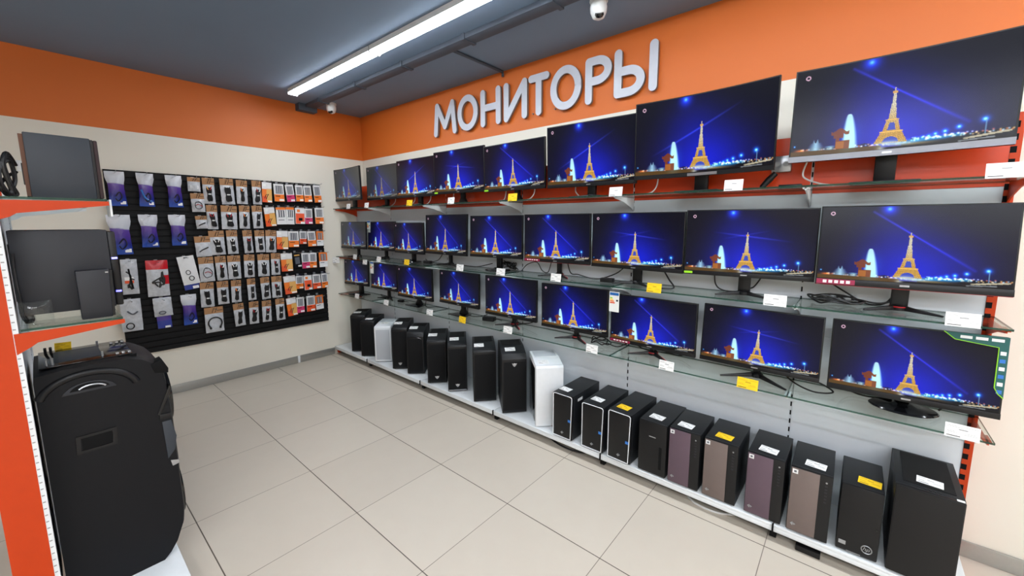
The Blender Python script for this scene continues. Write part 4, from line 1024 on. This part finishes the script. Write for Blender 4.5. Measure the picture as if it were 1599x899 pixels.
PL = ['purple and blue cable pouch at the top left of the slatwall', 'purple pouch with a pale blue swoosh in the top row of pouches', 'purple and blue cable pouch at the right of the top pouch row', 'purple cable pouch at the left of the second pouch row, beside the black subwoofer', 'purple cable pouch in the middle of the second pouch row', 'purple and blue cable pouch at the right of the second pouch row', 'clear film pouch with a red banded card in the third pouch row', 'clear film pouch with a red top in the third pouch row', 'pale pouch hung askew over a blue one', 'grey film pouch with a cable ring at the lower left of the slatwall', 'short grey film pouch in front of a purple one in the lowest pouch row', 'small purple pouch at the right of the lowest pouch row']
for i, (y, z, w, h) in enumerate(BIG):
    pouch(i, y, z, w, h, ST[i], radians(7) if i == 8 else radians(rnd.uniform(-1.5, 1.5)), PL[i])
    hook(y, z+h/2-.012, PL[i].split(' in ')[0].split(' at ')[0]+', '+('top', 'second', 'third', 'lowest')[i//3]+' pouch row, '+('left', 'middle', 'right')[i % 3])
RN = ['the top row', '', 'the second row', 'the third row', 'the fourth row', 'the fifth row', 'the lowest row']
n = 0
for ri, R_ in enumerate(CAB):
    for ci, (y, z, w, h) in enumerate(R_):
        st = 0
        if (ri, ci) == (0, 0): st = 'flat'
        if (ri, ci) == (1, 0): st = 'thin'
        if (ri, ci) in ((2, 0), (3, 0)): st = 'small'
        if (ri, ci) == (6, 0): st = 'ring'
        if (ri, ci) == (4, 0): st = 'thin'
        d = {'flat': 'short brown header pack with a flat white card', 'thin': 'brown header pack with a thin coiled lead', 'small': 'brown header pack with one small lead', 'ring': 'wide brown header pack with ringed cable', 0: 'brown header pack with tied black cable'}[st]
        if ri == 1: lab = d+', just below the top left one'
        else: lab = d+', %s from left in %s' % (ORD[ci], RN[ri])
        if (ri, ci) in ((2, 0), (1, 0), (0, 0)): y, HXs = y, None
        cable_pack(n, y, z, w, h, lab, st); n += 1
        hook(y, z+h/2-.010, ('brown header pack hung just below the top left one' if ri == 1 else '%s brown header pack from the left, %s' % (ORD[ci], RN[ri])))
OST = [['f', 'o', 'p', 'o', 'o', 'o'], ['f', 'g', 'g', 'r', 'p', 'o'], ['f', 'o', 'd', 'o', 'w'], ['f', 'k', 'p', 'o', 'w'], ['f', 'o', 'r', 'd', 'o'], ['f', 'p', 'd', 'w']]
DN = {'f': 'wide orange gradient pack with a cable picture', 'o': 'white and orange accessory card pack', 'p': 'white and magenta accessory card pack', 'd': 'white and deep orange accessory card pack', 'g': 'pale grey accessory card pack with an orange top', 'r': 'deep orange accessory card pack with a white top', 'k': 'black accessory card pack', 'w': 'orange bordered accessory pack'}
ORN = ['the top row', 'the second row', 'the third row', 'the fourth row', 'the fifth row', 'the lowest row']
n = 0
for ri, R_ in enumerate(ORA):
    for ci, (y, z, w, h) in enumerate(R_):
        k = OST[ri][ci]; m = len(R_)
        pos = 'at the right end' if ci == m-1 else ('at the left end' if ci == 0 else '%s from right' % ORD[m-1-ci])
        card_pack(n, y, z, w*1.08, h, k, '%s, %s of %s' % (DN[k], pos, ORN[ri])); n += 1
        hook(y, z+h/2+.006, 'orange accessory pack %s, %s' % (pos, ORN[ri]), .17)
# empty price strip hooks are left out

# ------------------------------------------------------------------ the near shelving on the left with audio gear
LX0, LX1 = 1.72, 2.752
r = root('side_shelving', (0, 0, 0), 0, 'orange and white metal shelving at the left edge carrying speakers', 'shelving')
for x, m in ((LX1-.018, 'ometal'), (LX0+.012, 'ometal')):
    b = MB().box(x-.015, x+.015, -2.880, -2.792, 0, 1.80, 0)
    b.build('upright', [m, 'dark'], r)
    b = MB(); z = .2
    b.box(x-.014, x+.014, -2.792, -2.779, .06, 1.80, 0)
    while z < 1.78:
        b.box(x+.0138, x+.0146, -2.7905, -2.7835, z, z+.004, 1); z += .025
    b.build('slotted_edge', ['white', 'ink'], r)
    MB().box(x-.015, x+.015, -2.79, -2.45, .0, .06).build('foot', m, r)
for z0, z1 in ((.10, .45), (.452, .85), (.852, 1.25), (1.252, 1.70)):
    MB().box(LX0+.03, LX1-.036, -2.80, -2.785, z0, z1).build('back_panel', 'panel', r)
MB().box(LX0, LX1+.035, -2.778, -2.435, .085, .10).box(LX0, LX1+.035, -2.445, -2.435, .055, .086).build('base_shelf', 'white', r, bevel=.003)
MB().box(LX0+.01, LX1, -2.50, -2.49, 0, .085).build('plinth', 'dark', r)
for (zt, zl, zm) in ((1.678, 1.611, 1.636), (1.237, 1.166, 1.199)):
    for x in (LX1-.004, LX0+.004):
        poly = [(-2.790, zt), (-2.527, zt+.004), (-2.526, zt-.010), (-2.742, zm), (-2.757, zm-.012), (-2.790, zl)]
        MB().prism(poly, x-.004, x+.004, 'x').build('bracket', 'ometal' if x > 2 else 'white', r)
for zt, nm in ((1.6855, 'upper'), (1.2445, 'lower')):
    b = MB().box(LX0+.01, LX1-.008, -2.775, -2.530, zt-.003, zt+.005)
    for k, f in enumerate(b.f):
        c = [sum(b.v[q][ax] for q in f)/4 for ax in range(3)]
        b.m[k] = 0 if abs(c[2]-zt-.001) > .003 else 1
    tag(b.build('glass_shelf', ['glass', 'gedge']), nm+' clear glass shelf of the orange shelving on the left', 'shelf', 'glass shelves on the left')
# shelf-front ticket strip of the upper shelf
tag(MB().box(-.10, .0, -.003, .003, -.062, .0).build('ticket_holder', 'lampw', loc=(LX1-.02, -2.521, 1.690), bevel=.001),
    'blank pale ticket holder hanging from the front tip of the upper left shelf', 'ticket holder')
# upper speaker
t = root('desktop_speaker', (2.52, -2.62, 1.691), 0, 'slate sided box speaker on the upper glass shelf at the left', 'speaker')
MB().box(-.12, .14, -.084, .073, 0, .222).build('cabinet', 'sub', t, bevel=.003)
MB().box(-.119, .139, .073, .080, .004, .218).build('baffle', 'black', t)
MB().box(-.116, .136, .080, .092, .004, .218).build('front_grille', 'maroon', t, bevel=.004)
MB().box(-.117, .134, -.094, -.084, .006, .215).build('rear_board', 'mdf', t)
MB().box(.02, .10, -.097, -.094, .05, .12).build('terminal_plate', 'black', t)
q = random.Random(5)
cable([(2.63, -2.728, 1.80), (2.66, -2.74, 1.83), (2.685, -2.752, 1.80), (2.68, -2.745, 1.74), (2.66, -2.735, 1.70), (2.69, -2.76, 1.70), (2.70, -2.765, 1.77), (2.67, -2.742, 1.81), (2.64, -2.733, 1.77)], .005, 'cable', 'black cable looping behind the slate box speaker on the upper left shelf', grp='audio cables on the left')
cable([(2.64, -2.735, 1.82), (2.67, -2.745, 1.835), (2.69, -2.755, 1.79), (2.675, -2.745, 1.71), (2.69, -2.75, 1.698), (2.705, -2.765, 1.74), (2.69, -2.76, 1.80), (2.66, -2.74, 1.815), (2.65, -2.735, 1.75), (2.685, -2.752, 1.70)], .006, 'cable', 'third black cable, thickest of the heap behind the slate box speaker', grp='audio cables on the left')
cable([(2.60, -2.73, 1.78), (2.65, -2.75, 1.76), (2.70, -2.768, 1.72), (2.66, -2.75, 1.695), (2.61, -2.74, 1.70)], .005, 'cable', 'second black cable heaped low behind the slate box speaker', grp='audio cables on the left')
# wall plate seen behind
tag(MB().box(0, .008, -.05, .05, -.04, .04).build('wall_plate', 'white', loc=(.001, -2.70, 2.03), bevel=.002), 'white plate on the left wall behind the slate box speaker', 'wall plate')
# lower subwoofer
t = root('subwoofer', (2.50, -2.655, 1.250), 0, 'big dark subwoofer side on the lower glass shelf at the left', 'subwoofer')
MB().box(-.11, .15, -.118, .120, .030, .328).build('cabinet', 'subd', t, bevel=.003)
MB().box(-.105, .145, .120, .142, .032, .322).build('front_grille', 'black', t, bevel=.005)
for x in (-.09, .13):
    for y in (-.10, .10): MB().lathe([(.012, .03), (.014, .012), (.010, 0)], (x, y, 0), 16).build('foot', 'black', t, smooth=True)
MB().box(.1455, .1475, .124, .140, .085, .092).box(.1455, .1475, .124, .140, .215, .222).build('light_strip', 'blueled', t)
MB().box(.02, .13, -.121, -.117, .08, .28).build('rear_plate', 'black', t)
cable([(2.665, -2.768, 1.50), (2.67, -2.770, 1.44), (2.68, -2.768, 1.36), (2.668, -2.768, 1.29), (2.69, -2.762, 1.27)], .005, 'cable', 'black cable hanging behind the big subwoofer on the lower left shelf', grp='audio cables on the left')
# satellite
t = root('satellite_speaker', (2.685, -2.592, 1.250), radians(0), 'small dark satellite speaker standing before the big subwoofer', 'speaker')
MB().prism([(-.040, 0), (.040, .0), (.046, .182), (-.041, .180)], -.022, .022, 'x').build('cabinet', 'subd', t, bevel=.003)
MB().prism([(.040, .004), (.047, .004), (.053, .178), (.046, .178)], -.020, .020, 'x').build('front_grille', 'black', t)
MB().box(.0215, .0235, .034, .042, .168, .173).build('badge', 'silver', t)
# bag of film on the lower shelf
b, nx, nz = pillow(.075, .085, .022, seed=77)
o = b.build('film_bag', 'clear', loc=(2.70, -2.735, 1.335), rot=(0, radians(8), 0), smooth=True)
tag(o, 'crumpled clear film bag behind the subwoofer on the lower left shelf', 'bag')
# ---- floor-standing party speaker
SX0, SX1 = 2.20, 2.60
t = root('party_speaker', (0, 0, .1005), 0, 'very large black party speaker with rounded front standing on the white base shelf', 'speaker')
PR = [(-2.772, .10), (-2.772, 1.02), (-2.768, 1.045), (-2.70, 1.054), (-2.60, 1.057), (-2.52, 1.053), (-2.470, 1.038), (-2.435, 1.012), (-2.414, .98), (-2.409, .95), (-2.404, .89), (-2.399, .78), (-2.396, .55), (-2.397, .48), (-2.395, .31), (-2.403, .24), (-2.430, .165), (-2.455, .125), (-2.480, .10)]
DZ = -.1005
prof = [(y, z+DZ+.0005) for y, z in PR]
cx = (SX0+SX1)/2
def body_x(f, prof, pull):  # inset profile towards the front as x leaves the middle
    return prof
b = MB(); N = len(prof); xs = [SX0, SX0+.02, SX0+.07, SX1-.07, SX1-.02, SX1]; ins = [.030, .008, 0, 0, .004, .010]
vs = []
for x, i_ in zip(xs, ins):
    for (y, z) in prof:
        yy = y-(i_*1.0 if y > -2.5 else 0); zz = z-(i_*.5 if z > .85 else 0)
        vs.append((x, yy, zz))
fs = [tuple(range(N)), tuple(range((len(xs)-1)*N, len(xs)*N))[::-1]]
for a in range(len(xs)-1):
    for k in range(N): fs.append((a*N+k, a*N+(k+1) % N, (a+1)*N+(k+1) % N, (a+1)*N+k))
b.add(vs, fs)
cab = b.build('cabinet', 'subp', t, smooth=True)
# side handle recess: a raised frame round a dark opening
zz = DZ
fr = MB()
def yz_ring(b, pts, x0, x1, wd, m=0):
    n_ = len(pts)
    c = (sum(p[0] for p in pts)/n_, sum(p[1] for p in pts)/n_)
    inn = [(c[0]+(p[0]-c[0])*wd[0], c[1]+(p[1]-c[1])*wd[1]) for p in pts]
    vs = [(x, p[0], p[1]) for x in (x0, x1) for p in pts]+[(x, p[0], p[1]) for x in (x0, x1) for p in inn]
    fs = []
    for k in range(n_):
        j = (k+1) % n_
        fs += [(n_+k, n_+j, 3*n_+j, 3*n_+k), (k, j, n_+j, n_+k), (2*n_+k, 3*n_+k, 3*n_+j, 2*n_+j)]
    b.add(vs, fs, m)
rec = [(-2.695, .704+zz), (-2.583, .704+zz), (-2.579, .776+zz), (-2.692, .776+zz)]
yz_ring(fr, rec, SX1-.002, SX1+.004, (.78, .70)); fr.build('side_handle', 'black', t)
MB().box(SX1-.001, SX1+.0012, -2.678, -2.594, .716+zz, .764+zz).build('handle_recess', 'dark', t)
# top grip arc on the near side
a_out = arc(-2.635, .925+zz, .135, .098, 165, 12, 18); 
MB().tube([(SX1-.004, y, z) for y, z in a_out], .014, 10).build('grip_arc', 'black', t, smooth=True)
a_in = arc(-2.636, .940+zz, .075, .048, 170, 10, 14)
MB().prism(a_in, SX1-.004, SX1+.003, 'x').build('grip_pad', 'subd', t, bevel=.001)
MB().prism(arc(-2.636, .950+zz, .056, .034, 165, 15, 12), SX1+.002, SX1+.0045, 'x').build('grip_opening', 'dark', t)
MB().tube([(SX1+.004, y, z) for y, z in arc(-2.630, .952+zz, .040, .022, 150, 20, 10)], .0035, 8).build('grip_edge', 'silver', t, smooth=True)
# control panel on top
MB().prism([(SX0+.05, -2.755), (SX1-.05, -2.755), (SX1-.05, -2.50), (SX0+.05, -2.50)], 1.055+zz, 1.0595+zz, 'z').build('control_panel', 'blackg', t, bevel=.001)
MB().box(SX0+.10, SX1-.10, -2.715, -2.585, 1.0593+zz, 1.0615+zz).build('display_window', 'sub', t, bevel=.001)
for k in range(3):
    for x in (SX1-.075, SX0+.10): MB().box(x-.010, x+.010, -2.548+.018*k, -2.538+.018*k, 1.059+zz, 1.066+zz).build('button', 'silver', t, bevel=.002)
for x in (SX1-.085, SX0+.085):
    MB().cyl((x, -2.585, 1.059+zz), (x, -2.585, 1.079+zz), .004, 10).build('slider', 'silver', t)
for dx in (-.012, .012):
    for k, yb in enumerate((-2.735, -2.72)):
        for xx in (SX1-.09, SX0+.09): MB().cyl((xx+dx, yb, 1.059+zz), (xx+dx, yb, 1.081+zz), .0045, 10).build('knob', 'silver' if xx > cx else 'black', t)
MB().box(SX1-.040, SX1-.037, -2.545, -2.490, 1.044+zz, 1.056+zz).build('top_seam', 'dark', t)
# front details seen from the side
def sidewedge(pts, x0, x1, name, mat, bev=.002): return MB().prism([(y, z+zz) for y, z in pts], x0, x1, 'x').build(name, mat, t, bevel=bev)
sidewedge([(-2.455, 1.005), (-2.418, 1.02), (-2.400, .975), (-2.402, .955), (-2.445, .965)], SX1-.06, SX1+.004, 'front_notch', 'dark')
sidewedge([(-2.442, .74), (-2.412, .74), (-2.400, .66), (-2.41, .60), (-2.437, .565)], SX1-.06, SX1+.003, 'side_lamp', 'sub')
sidewedge([(-2.448, .775), (-2.409, .775), (-2.409, .752), (-2.448, .752)], SX1-.06, SX1+.005, 'trim_bar', 'black')
sidewedge([(-2.430, .555), (-2.401, .545), (-2.401, .530), (-2.425, .525)], SX1-.06, SX1+.003, 'trim_tip', 'silver')
sidewedge([(-2.405, .90), (-2.455, .775), (-2.445, .775), (-2.398, .88)], SX1-.05, SX1+.005, 'trim_wedge', 'blackg')
for z0, R_ in ((.33, .13), (.80, .12)):
    g = MB().lathe([(R_, 0), (R_, .014), (R_*.7, .02), (R_*.3, .012), (.01, .014)], seg=36)
    X = Matrix.Translation((cx, -2.400, z0+zz)) @ Matrix.Rotation(-pi/2, 4, 'X')
    g.v = [tuple(X @ Vector(p)) for p in g.v]; g.build('woofer', 'blackg', t, smooth=True)
MB().box(SX0+.05, SX0+.08, -2.43, -2.392, .5+zz, .6+zz).build('front_lamp', 'sub', t, bevel=.004)
for k, x in enumerate((SX0+.05, SX1-.05)):
    for y in (-2.74, -2.52): MB().cyl((x, y, 0), (x, y, .004), .02, 14).build('foot', 'dark', t)
make_tag(.05, .030, 1, (2.235, -2.685, 1.0555), radians(-15), radians(75), 'yellow price tag standing on the top of the party speaker', 'tags on the left shelving')
